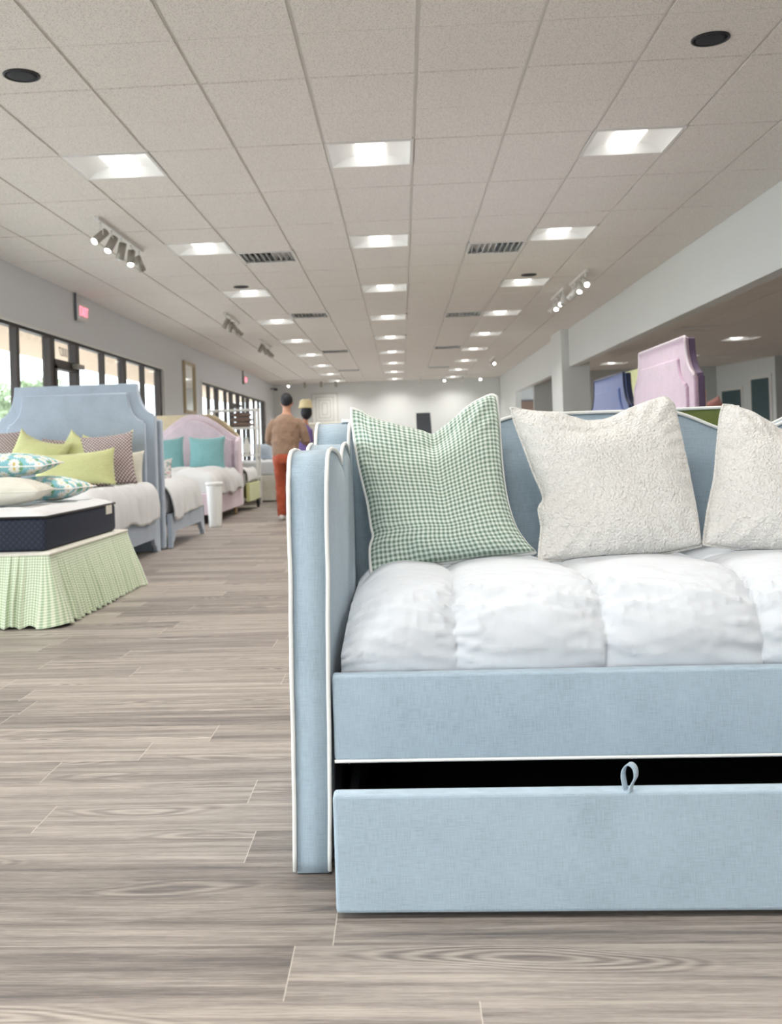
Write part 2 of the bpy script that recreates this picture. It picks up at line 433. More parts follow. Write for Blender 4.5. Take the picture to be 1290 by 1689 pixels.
# side room
bm = bmesh.new()
RH = 2.7
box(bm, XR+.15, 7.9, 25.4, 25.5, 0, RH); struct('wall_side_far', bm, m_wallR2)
bm = bmesh.new(); d = Vector((8.29-7.85, 22.7-25.4, 0)); 
t = bmesh.new(); box(t, 0, d.length, 0, .1, 0, RH); join(bm, t, Matrix.Translation((7.85, 25.4, 0)) @ Matrix.Rotation(math.atan2(d.y, d.x), 4, 'Z'))
struct('wall_side_office', bm, m_wall)
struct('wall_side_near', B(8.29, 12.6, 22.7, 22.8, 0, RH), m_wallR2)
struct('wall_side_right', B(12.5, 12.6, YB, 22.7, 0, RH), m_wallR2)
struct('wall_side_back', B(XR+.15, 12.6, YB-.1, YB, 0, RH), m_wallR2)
holesr = [(5.85, 18.2), (5.75, 21.7), (5.45, 11.5), (5.45, 8.0), (8.6, 8.0), (5.45, 2.0), (8.6, 12.0), (4.6, 22.9), (8.9, 15.5), (8.6, 2.0)]  # those out of view are added to brighten the side room
holesr = [(XR+.15+TS*round((x-XR-.15)/TS), YB+TS*round((y-YB)/TS)) for x, y in holesr]
sidecells = set((round((x-XR-.15)/TS), round((y-YB)/TS)) for x, y in holesr)
bm = bmesh.new()
for i in range(0, 16):
    for j in range(-6, 48):
        x0, y0 = XR+.15+i*TS, -YB*-1+j*TS+TS*6
        x0 = XR+.15+i*TS; y0 = YB+(j+6)*TS
        if y0 > 26 or (i, j+6) in sidecells: continue
        box(bm, x0+.006, x0+TS-.006, y0+.006, y0+TS-.006, RH, RH+.02)
struct('ceiling_side', bm, m_tile)
struct('trim_5', B(XR+.15, 12.6, YB, 26.2, RH+.15, RH+.18), m_whitemetal)
# room beyond the second opening
struct('wall_side_second', B(XR+.15, 7.9, 31.0, 31.1, 0, 2.75), m_wallR2)
struct('ceiling_second', B(XR+.15, 7.9, 25.5, 31.1, 2.75, 2.8), m_tile)
# baseboards
wall_x('baseboard_left', XL, XL+.015, [(17.41, 20.64, 0, .1), (30.51, YF, 0, .1)], m_whitemetal)
struct('baseboard_far', B(XL, XR, YF-.015, YF, 0, .1), m_whitemetal)

# storefront windows: members and glass
def storefront(name, y0, y1, mull, door=None):
    bm = bmesh.new(); x0, x1 = XL-.11, XL-.03
    box(bm, x0, x1, y0, y1, 2.415, 2.46); box(bm, x0, x1, y0, y1, 0, .1)
    for y, w in mull: box(bm, x0-(.02 if w > .1 else 0), x1, y-w/2, y+w/2, 0, 2.42)
    o = struct(name, bm, m_bronze)
    meshobj('glass', B(XL-.075, XL-.068, y0, y1, .05, 2.44), m_glass, o)
    if door:
        a, b = door
        d = meshobj('door_frame', bmesh.new(), m_bronze, o)
        bm = bmesh.new(); box(bm, x0-.01, x1+.01, a, b, 2.06, 2.175); box(bm, x0, x1+.01, a, a+.09, 0, 2.1); box(bm, x0, x1+.01, b-.09, b, 0, 2.1); box(bm, x0, x1+.01, a, b, 0, .22); box(bm, x0, x1+.01, a, b, .95, 1.03)
        bm.to_mesh(d.data); bm.free()
        meshobj('door_closer', B(XL-.02, XL+.05, b-.28, b+.02, 2.10, 2.16, bev=.008), m_grey_metal, o)
    return o
w1 = storefront('window_1', -2.4, 17.33, [(-2.35, .06), (-.9, .06), (.7, .06), (2.3, .06), (3.9, .06), (5.5, .06), (7.1, .06), (8.9, .06), (10.76, .09), (11.85, .16), (12.78, .15), (13.95, .06), (15.02, .14), (16.15, .06), (17.25, .14)], (11.9, 12.8))
w2 = storefront('window_2', 20.72, 30.43, [(20.76, .06), (21.75, .07), (22.75, .14), (23.85, .07), (24.7, .12), (25.75, .12), (26.6, .06), (27.4, .14), (28.5, .06), (29.4, .06), (30.36, .14)], (24.75, 25.7))
# street number painted on the transom above the door, seen from behind
tc = bpy.data.curves.new('street_number', 'FONT'); tc.body = '10007'; tc.size = .16; tc.extrude = .001
to = bpy.data.objects.new('street_number', tc); C.objects.link(to); to.parent = w1
to.matrix_world = Matrix(((0, 0, 1, XL-.08), (-1, 0, 0, 12.62), (0, 1, 0, 2.24), (0, 0, 0, 1))) @ Matrix.Rotation(0, 4, 'Z')
def text_mesh(o, mat):
    dg = bpy.context.evaluated_depsgraph_get(); me = bpy.data.meshes.new_from_object(o.evaluated_get(dg)); me.materials.clear(); me.materials.append(mat)
    n = bpy.data.objects.new(o.name, me); mw = o.matrix_local.copy(); par = o.parent; nm = o.name
    bpy.data.objects.remove(o); n.name = nm; C.objects.link(n); n.parent = par; n.matrix_local = mw; return n
bpy.context.view_layer.update(); text_mesh(to, m_bronze)

# ------------------------------------------------------------------ outside
tag(meshobj('pavement', B(-60, -4.3, -20, 90, -.14, -.02), m_concrete), kind='structure')
tag(meshobj('canopy_soffit', B(-7.0, -4.29, -8, 40, 2.9, 3.25), m_soffit), kind='structure')
def tree(loc, h, r, label):
    t = thing('tree', loc, label, 'tree', 'pale green trees across the street')
    bm = bmesh.new(); cyl(bm, (0, 0, 0), (0, 0, h*.6), .14, .07, 10); meshobj('trunk', bm, m_bark, t)
    bm = bmesh.new(); rng = random.Random(h)
    for k in range(1500):
        a, b = rng.uniform(0, 2*PI), rng.uniform(-1, 1); q = rng.uniform(.5, 1)
        c = Vector((math.cos(a)*math.sqrt(1-b*b)*r*q, math.sin(a)*math.sqrt(1-b*b)*r*q, h-r*.8+b*r*.8*q))
        c += mn.noise_vector(c*1.3)*.5
        u = Vector((rng.uniform(-1, 1), rng.uniform(-1, 1), rng.uniform(-1, 1))).normalized(); v = u.orthogonal().normalized()
        s = rng.uniform(.10, .2)
        bm.faces.new([bm.verts.new(c+u*s), bm.verts.new(c+v*s*.6), bm.verts.new(c-u*s), bm.verts.new(c-v*s*.6)])
    meshobj('crown', bm, m_leaf, t)
tree((-18.6, 45, 0), 4.5, 1.6, 'low pale green tree outside, at the left edge of the photo')
tree((-15.4, 43, 0), 4.3, 1.1, 'small pale green tree outside, right of the leftmost window post')

# ------------------------------------------------------------------ ceiling fittings
def make_fixture():
    t = thing('ceiling_light', (0, 0, 0), 'x', 'ceiling light', 'recessed troffer ceiling lights')
    h = TS/2; bm = bmesh.new()
    for a in (-1, 1):
        box(bm, a*h-(.022 if a > 0 else 0), a*h+(.022 if a < 0 else 0), -h, h, -.006, .006)
        box(bm, -h+.022, h-.022, a*h-(.022 if a > 0 else 0), a*h+(.022 if a < 0 else 0), -.006, .006)
    meshobj('frame', bm, m_whitemetal, t)
    bm = bmesh.new(); i = h-.022; N = 12; prof = []
    for k in range(N+1):
        s = k/N; x = -i+(i-.10)*s; z = .07*math.sin(s*PI/2)**.8 if s > 0 else 0
        prof.append((x, z))
    prof += [(-x, z) for x, z in reversed(prof)]
    rows = [[bm.verts.new((x, y, z)) for x, z in prof] for y in (-i, i)]
    for k in range(len(prof)-1):
        f = bm.faces.new((rows[0][k], rows[0][k+1], rows[1][k+1], rows[1][k])); f.smooth = k != N
    for yy, sg in ((-i, 1), (i, -1)):      # sloping end plates
        vs = [bm.verts.new((x, yy, 0)) for x, z in prof]; us = [bm.verts.new((x, yy+sg*z*.3, z)) for x, z in prof]
        for k in range(len(prof)-1):
            try: bm.faces.new((vs[k], vs[k+1], us[k+1], us[k]))
            except ValueError: pass
    box(bm, -h, h, -h, h, .10, .105)
    for a in (-1, 1):
        box(bm, a*h-.002, a*h+.002, -h, h, 0, .1); box(bm, -h, h, a*h-.002, a*h+.002, 0, .1)
    meshobj('reflector', bm, m_whitegloss, t)
    bm = bmesh.new(); pr = [(.10*math.cos(a), .062-.050*math.sin(a)) for a in [PI*k/10 for k in range(11)]]
    prism(bm, pr, 'y', -i+.015, i-.015); meshobj('lens', bm, m_lens, t)
    ld = bpy.data.lights.new('lamp', 'AREA'); ld.shape = 'RECTANGLE'; ld.size = .34; ld.size_y = .5; ld.energy = LAMP_WATTS; ld.color = (1, .97, .93); ld.spread = math.radians(135)
    lo = bpy.data.objects.new('lamp', ld); C.objects.link(lo); lo.parent = t; lo.location = (0, 0, .004)
    return t
fx = make_fixture(); ordn = ['first', 'second', 'third', 'fourth', 'fifth', 'sixth', 'seventh', 'eighth', 'ninth', 'tenth', 'eleventh', 'twelfth']
side = {-4: 'left', -1: 'middle', 2: 'right'}; first = True; cnt = {-4: 0, -1: 0, 2: 0}
for c, m in fixtures:
    o = fx if first else copy_tree(fx); first = False
    o.location = (GX+(c+.5)*TS, GY+(m+.5)*TS, CE)
    if m >= 2:
        k = cnt[c]; cnt[c] += 1
        o['label'] = ('%s lit square ceiling panel from the front in the %s row of ceiling lights' % (ordn[k], side[c])) if k < 8 else 'lit square ceiling panel in the %s row nearest the far wall' % side[c]
    else: o['label'] = 'lit square ceiling panel above the camera, %s row, %s' % (side[c], {-13: 'rearmost', -8: 'second from the rear', -3: 'just out of view'}[m])
k = 0
for x, y in holesr:
    o = copy_tree(fx); o.location = (x+TS/2, y+TS/2, RH); o['group'] = 'side room ceiling lights'
    o['label'] = {0: 'lit ceiling panel in the side room, right of the pink headboard top', 1: 'small far lit ceiling panel in the side room, just right of the pink headboard top', 7: 'far lit ceiling panel in the side room, between navy and pink headboards'}.get(k, 'unseen ceiling light added to brighten side room, %s' % ['', '', 'first row before the ones in view', 'row nearest the main room, middle', 'outer row, middle', 'row nearest the main room, rearmost', 'outer row, far one', '', 'outer row, farthest', 'outer row, rearmost'][k]); k += 1

def make_vent():
    t = thing('ceiling_vent', (0, 0, 0), 'x', 'air vent', 'square ceiling air vents'); h = TS/2
    bm = bmesh.new()
    for a in (-1, 1):
        box(bm, a*h-(.03 if a > 0 else 0), a*h+(.03 if a < 0 else 0), -h, h, -.006, .004)
        box(bm, -h+.03, h-.03, a*h-(.03 if a > 0 else 0), a*h+(.03 if a < 0 else 0), -.006, .004)
    meshobj('frame', bm, m_whitemetal, t)
    meshobj('duct', B(-h+.005, h-.005, -h+.005, h-.005, .09, .1), m_panel, t)
    bm = bmesh.new()
    for k in range(9):
        x = -.24+k*.06; sg = -1 if k < 5 else 1
        q = [(x+sg*(.03-.03*math.cos(a)), -.004+.06*math.sin(a)) for a in [PI/2*j/5 for j in range(6)]]
        for j in range(5):
            f = bm.faces.new([bm.verts.new((q[j][0], -h+.03, q[j][1])), bm.verts.new((q[j+1][0], -h+.03, q[j+1][1])), bm.verts.new((q[j+1][0], h-.03, q[j+1][1])), bm.verts.new((q[j][0], h-.03, q[j][1]))]); f.smooth = True
    lv = meshobj('louvers', bm, m_whitemetal, t); lv.modifiers.new('s', 'SOLIDIFY').thickness = .004
    return t
v0 = make_vent(); first = True; nm = {8: 'nearest', 16: 'second nearest', 17: 'second nearest', 26: 'third nearest', 35: 'farthest'}
for c, m in vents:
    o = v0 if first else copy_tree(v0); first = False
    o.location = (GX+(c+.5)*TS, GY+(m+.5)*TS, CE)
    o['label'] = 'white louvered ceiling vent, %s one %s of the middle row of lights' % (nm[m], 'left' if c < 0 else 'right')
o = copy_tree(v0); o.location = (4.7, 16.2, RH-.01); o['label'] = 'dark ceiling vent in the side room above the pink headboard'
o = copy_tree(v0); o.location = (6.9, 22.3, RH-.01); o['label'] = 'small far ceiling vent in the side room right of the pink headboard'

def make_speaker():
    t = thing('ceiling_speaker', (0, 0, 0), 'x', 'ceiling speaker', 'round black ceiling speakers')
    bm = bmesh.new(); lathe(bm, [(.098, 0), (.098, -.006), (.09, -.009), (.086, -.006), (.086, 0)]); meshobj('rim', bm, m_black, t)
    bm = bmesh.new(); lathe(bm, [(.086, -.003), (.06, -.007), (.001, -.008)]); meshobj('grille', bm, m_speaker, t)
    return t
sp = make_speaker(); first = True
for x, y, l in ((-1.997, 5.35, 'round black ceiling speaker at the top left corner'), (1.68, 5.35, 'round black ceiling speaker at the top right corner'),
                (-1.975, 12.67, 'small far black ceiling speaker beside the left row of lights'), (1.65, 12.65, 'small far black ceiling speaker beside the right row of lights')):
    o = sp if first else copy_tree(sp); first = False; o.location = (x, y, CE); o['label'] = l

def spot_head(t, x, y, z, d, lit=True):
    d = Vector(d).normalized(); bm = bmesh.new(); p = Vector((x, y, z-.14))
    cyl(bm, p-d*.07, p+d*.09, .037, .037, 18); h = meshobj('spot_head', bm, m_grey_metal if x < 0 else m_whitemetal, t)
    bm = bmesh.new(); cyl(bm, (x, y, z-.02), (x, y, z-.07), .009, n=8); tube(bm, [Vector((x, y, z-.07)), Vector((x-.04*d.y, y+.04*d.x, z-.085)), p+Vector((-.042*d.y, .042*d.x, 0))], .005, 6)
    tube(bm, [Vector((x, y, z-.07)), Vector((x+.04*d.y, y-.04*d.x, z-.085)), p+Vector((.042*d.y, -.042*d.x, 0))], .005, 6); meshobj('yoke', bm, m_whitemetal, h)
    bm = bmesh.new(); cyl(bm, p+d*.088, p+d*.096, .031, .026, 18); meshobj('lens', bm, m_spot if lit else m_glass2, h)
m_glass2 = plain('unlit_lens', srgb(200, 200, 196), .2)
def track(x, y0, y1, heads, dirs, label, zdrop=.0, along_x=False):
    t = thing('track_light', (0, 0, 0), label, 'track light', 'ceiling track lights with small spot heads')
    z = CE-zdrop; bm = bmesh.new()
    if along_x: box(bm, x[0], x[1], y0-.02, y0+.02, z-.03, z, bev=.003)
    else: box(bm, x-.02, x+.02, y0, y1, z-.03, z, bev=.003)
    if zdrop:
        if along_x:
            for xx in (x[0]+.1, x[1]-.1): cyl(bm, (xx, y0, z), (xx, y0, CE), .006, n=6)
    meshobj('track', bm, m_whitemetal, t)
    for (hx, hy), (dd, lit) in zip(heads, dirs): spot_head(t, hx, hy, z-.01, dd, lit)
    return t
L = [(-2.59, y) for y in (8.72, 9.05, 9.38, 9.72, 10.02)]
track(-2.59, 8.6, 10.12, L, [((-.55, -.75, -.75), True), ((-.3, -.55, -.9), True), ((-.2, -.1, -1), False), ((.05, -.5, -1), True), ((.35, .3, -1), False)], 'white ceiling track with five spot heads, nearest on the left')
track(-2.59, 14.95, 16.25, [(-2.59, y) for y in (15.05, 15.45, 15.85, 16.15)], [((-.6, 0, -1), False), ((-.3, .1, -1), False), ((.5, 0, -1), False), ((.8, .2, -.8), False)], 'white ceiling track with spot heads, second on the left')
track(-2.6, 18.75, 20.25, [(-2.6, y) for y in (18.9, 19.4, 19.9, 20.15)], [((-.5, 0, -1), False), ((.4, .1, -1), False), ((.6, 0, -1), False), ((.8, .2, -.8), False)], 'white ceiling track with spot heads, farthest on the left')
track(2.32, 12.4, 13.55, [(2.32, y) for y in (12.5, 12.85, 13.2, 13.45)], [((0, -1, -.5), True), ((-.3, -.6, -.8), True), ((-.7, .2, -.8), False), ((-.8, 0, -.9), False)], 'white ceiling track with spot heads on the right, nearer of the adjoining pair')
track(2.27, 13.8, 14.9, [(2.27, y) for y in (13.9, 14.2, 14.5, 14.8)], [((-.2, -.4, -.9), False), ((0, -1, -.5), True), ((-.2, -.7, -.8), True), ((-.8, 0, -.8), False)], 'white ceiling track with spot heads on the right, farther of the adjoining pair')
track(2.3, 24.3, 25.6, [(2.3, 24.6), (2.3, 25.2)], [((0, -1, -.35), True), ((.8, 0, -.8), False)], 'lone far ceiling track on the right with one glowing head')
track((.5, 2.6), 30.5, 0, [(.62, 30.5), (1.34, 30.5), (1.9, 30.5), (2.42, 30.5)], [((0, .5, -1), False), ((0, -1, -.4), True), ((0, .5, -1), False), ((0, -1, -.4), True)], 'ceiling track with two glowing heads at the far wall, right side', along_x=True)
track((-3.9, -1.8), 30.5, 0, [(-3.39, 30.5), (-2.9, 30.5), (-2.4, 30.5), (-1.95, 30.5)], [((0, -1, -.4), True), ((0, .5, -1), False), ((0, .5, -1), False), ((0, .5, -1), False)], 'ceiling track with one glowing head at the far wall, above the man', along_x=True)
o = thing('security_camera', (-3.95, 31.8, 2.9), 'small dark security camera in the far left ceiling corner', 'security camera')
bm = bmesh.new(); box(bm, -.05, .05, -.1, .1, -.05, .03, bev=.01); meshobj('body', bm, m_panel, o); meshobj('bracket', B(-.17, -.05, -.02, .02, .0, .03), m_panel, o)

def exit_sign(y, z, label):
    t = thing('exit_sign', (XL, y, z), label, 'exit sign')
    meshobj('housing', B(.0, .07, -.17, .17, -.10, .10, bev=.008), m_whitemetal, t)
    meshobj('conduit', B(.01, .035, -.19, -.165, -.12, CE-z, bev=.003), m_panel, t)
    c = bpy.data.curves.new('letters', 'FONT'); c.body = 'EXIT'; c.size = .17; c.extrude = .003; c.align_x = 'CENTER'; c.align_y = 'CENTER'
    o = bpy.data.objects.new('letters', c); C.objects.link(o); o.parent = t
    o.rotation_euler = (PI/2, 0, PI/2); o.location = (.075, 0, 0); bpy.context.view_layer.update(); text_mesh(o, m_exit)
exit_sign(12.78, 2.84, 'red lettered exit sign on the left wall above the nearer windows')
exit_sign(26.3, 2.84, 'small far exit sign on the left wall above the second windows')
bpy.context.view_layer.update()

t = thing('wall_mirror', (XL, 19.4, 2.24), 'tall gold framed mirror on the left wall between the window bays', 'mirror')
bm = bmesh.new()
for a, b, c, d in ((-.5, .5, -.5, -.44), (-.5, .5, .44, .5), (-.5, -.44, -.44, .44), (.44, .5, -.44, .44)): box(bm, 0, .05, a, b, c, d, bev=.008)
meshobj('frame', bm, m_gold, t); meshobj('mirror_glass', B(.005, .02, -.45, .45, -.45, .45), m_mirror, t)
t = thing('framed_print', (-2.455, YF, 2.24), 'large pale framed print of nested rectangles on the far wall', 'picture')
bm = bmesh.new()
for a, b, c, d in ((-.43, .43, -.51, -.48), (-.43, .43, .48, .51), (-.43, -.40, -.48, .48), (.40, .43, -.48, .48)): box(bm, a, b, -.04, 0, c, d)
meshobj('frame', bm, m_matline, t); meshobj('print', B(-.4, .4, -.02, 0, -.48, .48), m_paper, t)
bm = bmesh.new()
for k in (.30, .20, .10):
    for a, b, c, d in ((-k, k, -k-.1, -k-.07), (-k, k, k+.07, k+.1), (-k, -k+.03, -k-.07, k+.07), (k-.03, k, -k-.07, k+.07)): box(bm, a, b, -.024, -.02, c, d)
meshobj('printed_lines', bm, m_matline, t)
t = thing('information_kiosk', (.64, 28, 0), 'dark grey tilted panel standing before the far wall', 'display')
bm = bmesh.new(); prism(bm, [(-.22, .9), (.22, .9), (.17, 1.87), (-.22, 1.87)], 'y', -.04, .04, bev=.01); meshobj('screen', bm, m_panel, t)
bm = bmesh.new(); box(bm, -.25, .25, -.2, .2, 0, .03, bev=.01); cyl(bm, (0, 0, .03), (0, 0, .95), .03, n=12); meshobj('stand', bm, m_black, t)
t = thing('shelf_picture', (3.66, 31.0, 1.95), 'brown wide picture seen through the farther opening on the right', 'picture')
meshobj('frame', B(-.45, .45, -.04, 0, -.3, .3, bev=.01), m_panel, t); meshobj('print', B(-.41, .41, -.045, -.035, -.26, .26), m_brownp, t)
# office door and window on the slanted side wall
R0 = Matrix.Translation((7.85, 25.4, 0)) @ Matrix.Rotation(math.atan2(22.7-25.4, 8.29-7.85), 4, 'Z')
def wallbox(bm, *a, **k):
    t = bmesh.new(); box(t, *a, **k); join(bm, t, R0)
bm = bmesh.new(); wallbox(bm, 1.65, 2.6, -.03, .0, 0, 2.33); o = struct('door_1', bm, m_whitemetal)
bm = bmesh.new(); wallbox(bm, 1.75, 2.5, -.045, -.03, .05, 2.24); meshobj('door_glass', bm, m_tealdk, o)
bm = bmesh.new(); wallbox(bm, .25, 1.3, -.03, 0, 1.1, 2.12); o = struct('window_4', bm, m_whitemetal)
bm = bmesh.new(); wallbox(bm, .32, 1.23, -.04, -.03, 1.17, 2.05); meshobj('pane', bm, m_tealdk, o)

# ------------------------------------------------------------------ daybed
def world_loc(o):
    v = Vector((0, 0, 0))
    while o: v += o.location; o = o.parent
    return v
def sub(name, bm, mat, parent, smooth=False):          # a part modelled in room coordinates
    bmesh.ops.translate(bm, verts=bm.verts, vec=-world_loc(parent))
    return meshobj(name, bm, mat, parent, smooth)
def top_at(name, bm, mat, loc, smooth=False):          # a single-mesh thing modelled in room coordinates
    bmesh.ops.translate(bm, verts=bm.verts, vec=-Vector(loc))
    return meshobj(name, bm, mat, None, smooth, loc)

db = thing('daybed', (.8, 2.8, 0), 'large pale blue daybed in the foreground with scalloped arms, white piping and open drawer', 'daybed')
ARM = [(2.348, .86), (2.349, .92), (2.354, .95), (2.364, .968), (2.382, .981), (2.42, .990), (2.50, .994), (2.60, .990), (2.68, .983), (2.74, .972), (2.785, .958), (2.805, .950),
       (2.812, .966), (2.83, .985), (2.86, .998), (2.91, 1.006), (2.97, 1.008), (3.03, 1.001), (3.075, .990), (3.10, .978), (3.105, 1.0), (3.115, 1.03), (3.135, 1.052), (3.17, 1.068), (3.22, 1.075), (3.28, 1.074)]
def arm(name_side, mirror=False):
    y0, y1 = 2.348, 3.28
    ys = [p[0] for p in ARM]
    NZ = 34; inner = lambda y, z: (-.202+.022*z+.014*(y-y0)/.93) + .030*(math.sin(PI*min(1, max(0, (y-y0-.01)/.5)/2))**.8)*math.sin(PI*min(1, max(0, z/interp(ARM, y))))**.45*(1 if y < 3.2 else 1)
    outer = lambda y, z: -.278+.014*z
    cols = []
    for y in [y0]+sorted(set([p[0] for p in ARM[1:]]+[y0+.012, y0+.03, 2.45, 2.56, 2.65])):
        zt = interp(ARM, y) if y > y0 else .90
        cols.append([(y, .004+(zt-.004)*k/NZ) for k in range(NZ+1)])
    def mx(x): return 1.62-x if mirror else x
    bm = bmesh.new()
    gi = [[bm.verts.new((mx(inner(y, z)), y, z)) for y, z in c] for c in cols]
    go = [[bm.verts.new((mx(outer(y, z)), y, z)) for y, z in c] for c in cols]
    n = len(cols)
    for g in (gi, go):
        for a, b in zip(g, g[1:]):
            for k in range(NZ): f = bm.faces.new((a[k], b[k], b[k+1], a[k+1])); f.smooth = True
    for k in range(NZ):
        bm.faces.new((gi[0][k], gi[0][k+1], go[0][k+1], go[0][k])).smooth = True; bm.faces.new((gi[-1][k], gi[-1][k+1], go[-1][k+1], go[-1][k]))
    for i in range(n-1):
        # crowned top strip
        m1 = (gi[i][NZ].co+go[i][NZ].co)/2+Vector((0, 0, .004)); m2 = (gi[i+1][NZ].co+go[i+1][NZ].co)/2+Vector((0, 0, .004))
        f = bm.faces.new((gi[i][NZ], gi[i+1][NZ], go[i+1][NZ], go[i][NZ])); f.smooth = True
        bm.faces.new((gi[i][0], go[i][0], go[i+1][0], gi[i+1][0]))
    bmesh.ops.recalc_face_normals(bm, faces=bm.faces[:])
    a = sub('arm', bm, m_blue, db)
    path = [(y0, .008+.9*k/24) for k in range(24)]+[(y0+.0005, .915)]+[p for p in ARM if p[1] > .93 or p[0] > 2.36][1:]
    rnd = random.Random(3)
    for fn, sg in ((inner, 1), (outer, -1)):
        bm = bmesh.new()
        pts = [(mx((-.202+.022*z+.014*(y-y0)/.93 if sg > 0 else outer(y, z))+sg*.003+.0016*mn.noise(Vector((0, y*7, z*9)))), y-.004+.0012*mn.noise(Vector((5, y*7, z*11))), z+.002) for y, z in path]
        pts.append((mx((-.202+.022+.014) if sg > 0 else -.264), 3.285, .1))
        tube(bm, pts, .0052, 8); sub('piping', bm, m_pipe, a)
    return a
arm('left'); arm('right', True)

def scallop(x, lo=.997, hi=1.081, x0=.12, per=.955):
    """top edge of the back: long flat domes meeting in rounded dips"""
    t = ((x-x0) % per)/per; d = min(t, 1-t)*per
    k = min(1, d/.26); s = k*k*(3-2*k)
    return lo+(hi-.008-lo)*s+.008*math.sin(PI*t)
def back_panel(parent, x0, x1, y0, y1, z0, mat, fn, name='back', step=.012):
    N = int((x1-x0)/step); bm = bmesh.new(); K = 10
    xs = [x0+(x1-x0)*i/N for i in range(N+1)]
    F = [[bm.verts.new((x, y0+.0, z0+(fn(x)-z0)*k/K)) for k in range(K+1)] for x in xs]
    Bk = [[bm.verts.new((x, y1, z0+(fn(x)-z0)*k/K)) for k in range(K+1)] for x in xs]
    for g in (F, Bk):
        for a, b in zip(g, g[1:]):
            for k in range(K): bm.faces.new((a[k], b[k], b[k+1], a[k+1])).smooth = True
    for i in range(N): bm.faces.new((F[i][K], F[i+1][K], Bk[i+1][K], Bk[i][K])).smooth = True; bm.faces.new((F[i][0], F[i+1][0], Bk[i+1][0], Bk[i][0]))
    for e in (0, N):
        for k in range(K): bm.faces.new((F[e][k], F[e][k+1], Bk[e][k+1], Bk[e][k]))
    bmesh.ops.recalc_face_normals(bm, faces=bm.faces[:])
    o = sub(name, bm, mat, parent)
    for y in (y0-.003, y1+.003):
        bm = bmesh.new(); tube(bm, [(x, y, fn(x)+.002) for x in xs], .0052, 8); sub('piping', bm, m_pipe, o)
    return o
back_panel(db, -.19, 1.81, 3.205, 3.275, .02, m_blue, scallop)
# front rail with piped lower edge
bm = bmesh.new(); box(bm, -.1815, 1.80, 2.347, 2.385, .2655, .4655, bev=.007, seg=3)
rail = sub('front_rail', bm, m_blue, db)
bm = bmesh.new(); tube(bm, [(-.181+1.98*i/60, 2.3465+.0008*mn.noise(Vector((i*.9, 0, 0))), .2645) for i in range(61)], .0040, 8); sub('piping', bm, m_pipe, rail)
sub('mattress_deck', B(-.18, 1.80, 2.386, 3.2, .36, .385), m_interior, db)
# pulled out trundle drawer
dr = sub('drawer', B(-.1705, 1.79, 2.121, 2.165, .0125, .2635, bev=.008, seg=3), m_blue, db)
bm = bmesh.new(); box(bm, -.15, 1.77, 2.165, 3.12, .03, .045); box(bm, -.15, -.13, 2.165, 3.12, .045, .19); box(bm, 1.75, 1.77, 2.165, 3.12, .045, .19); box(bm, -.15, 1.77, 3.10, 3.12, .045, .19)
sub('drawer_box', bm, m_interior, dr)
for x in (-.186, 1.79): sub('inner_frame', B(x, x+.012, 2.42, 3.2, .004, .44), m_interior, db)
sub('back_lining', B(-.18, 1.80, 3.19, 3.203, .02, .36), m_interior, db)
bm = bmesh.new()
for x in (-.12, .6, 1.74):
    cyl(bm, (x-.012, 2.2, .013), (x+.012, 2.2, .013), .013, n=14); cyl(bm, (x-.012, 3.0, .013), (x+.012, 3.0, .013), .013, n=14)
sub('caster', bm, m_black, dr)
# fabric pull loop: a folded ribbon
bm = bmesh.new()
lp = [(.4445, .262), (.4425, .275), (.4405, .288), (.4405, .297), (.4430, .306), (.4475, .3125), (.4525, .3160), (.4585, .3150), (.4640, .3095), (.4655, .300), (.4635, .291), (.4590, .284), (.4550, .277), (.4525, .268), (.4520, .262)]
yo = [0, 0, 0, .001, .002, .003, .003, .002, -.001, -.006, -.010, -.012, -.012, -.012, -.012]
P = [Vector((x, 2.134+y, z)) for (x, z), y in zip(lp, yo)]
PP = [along(P, i/50) for i in range(51)]
rows = []
for i, p in enumerate(PP):
    w = .0095 if i < 40 else .0088
    tw = Vector((.62, .8, .1)).normalized()
    rows.append((bm.verts.new(p-tw*w), bm.verts.new(p+tw*w)))
for a, b in zip(rows, rows[1:]): bm.faces.new((a[0], b[0], b[1], a[1])).smooth = True
lo = sub('pull_loop', bm, m_blue, dr); md = lo.modifiers.new('s', 'SOLIDIFY'); md.thickness = .0022; md.offset = 0

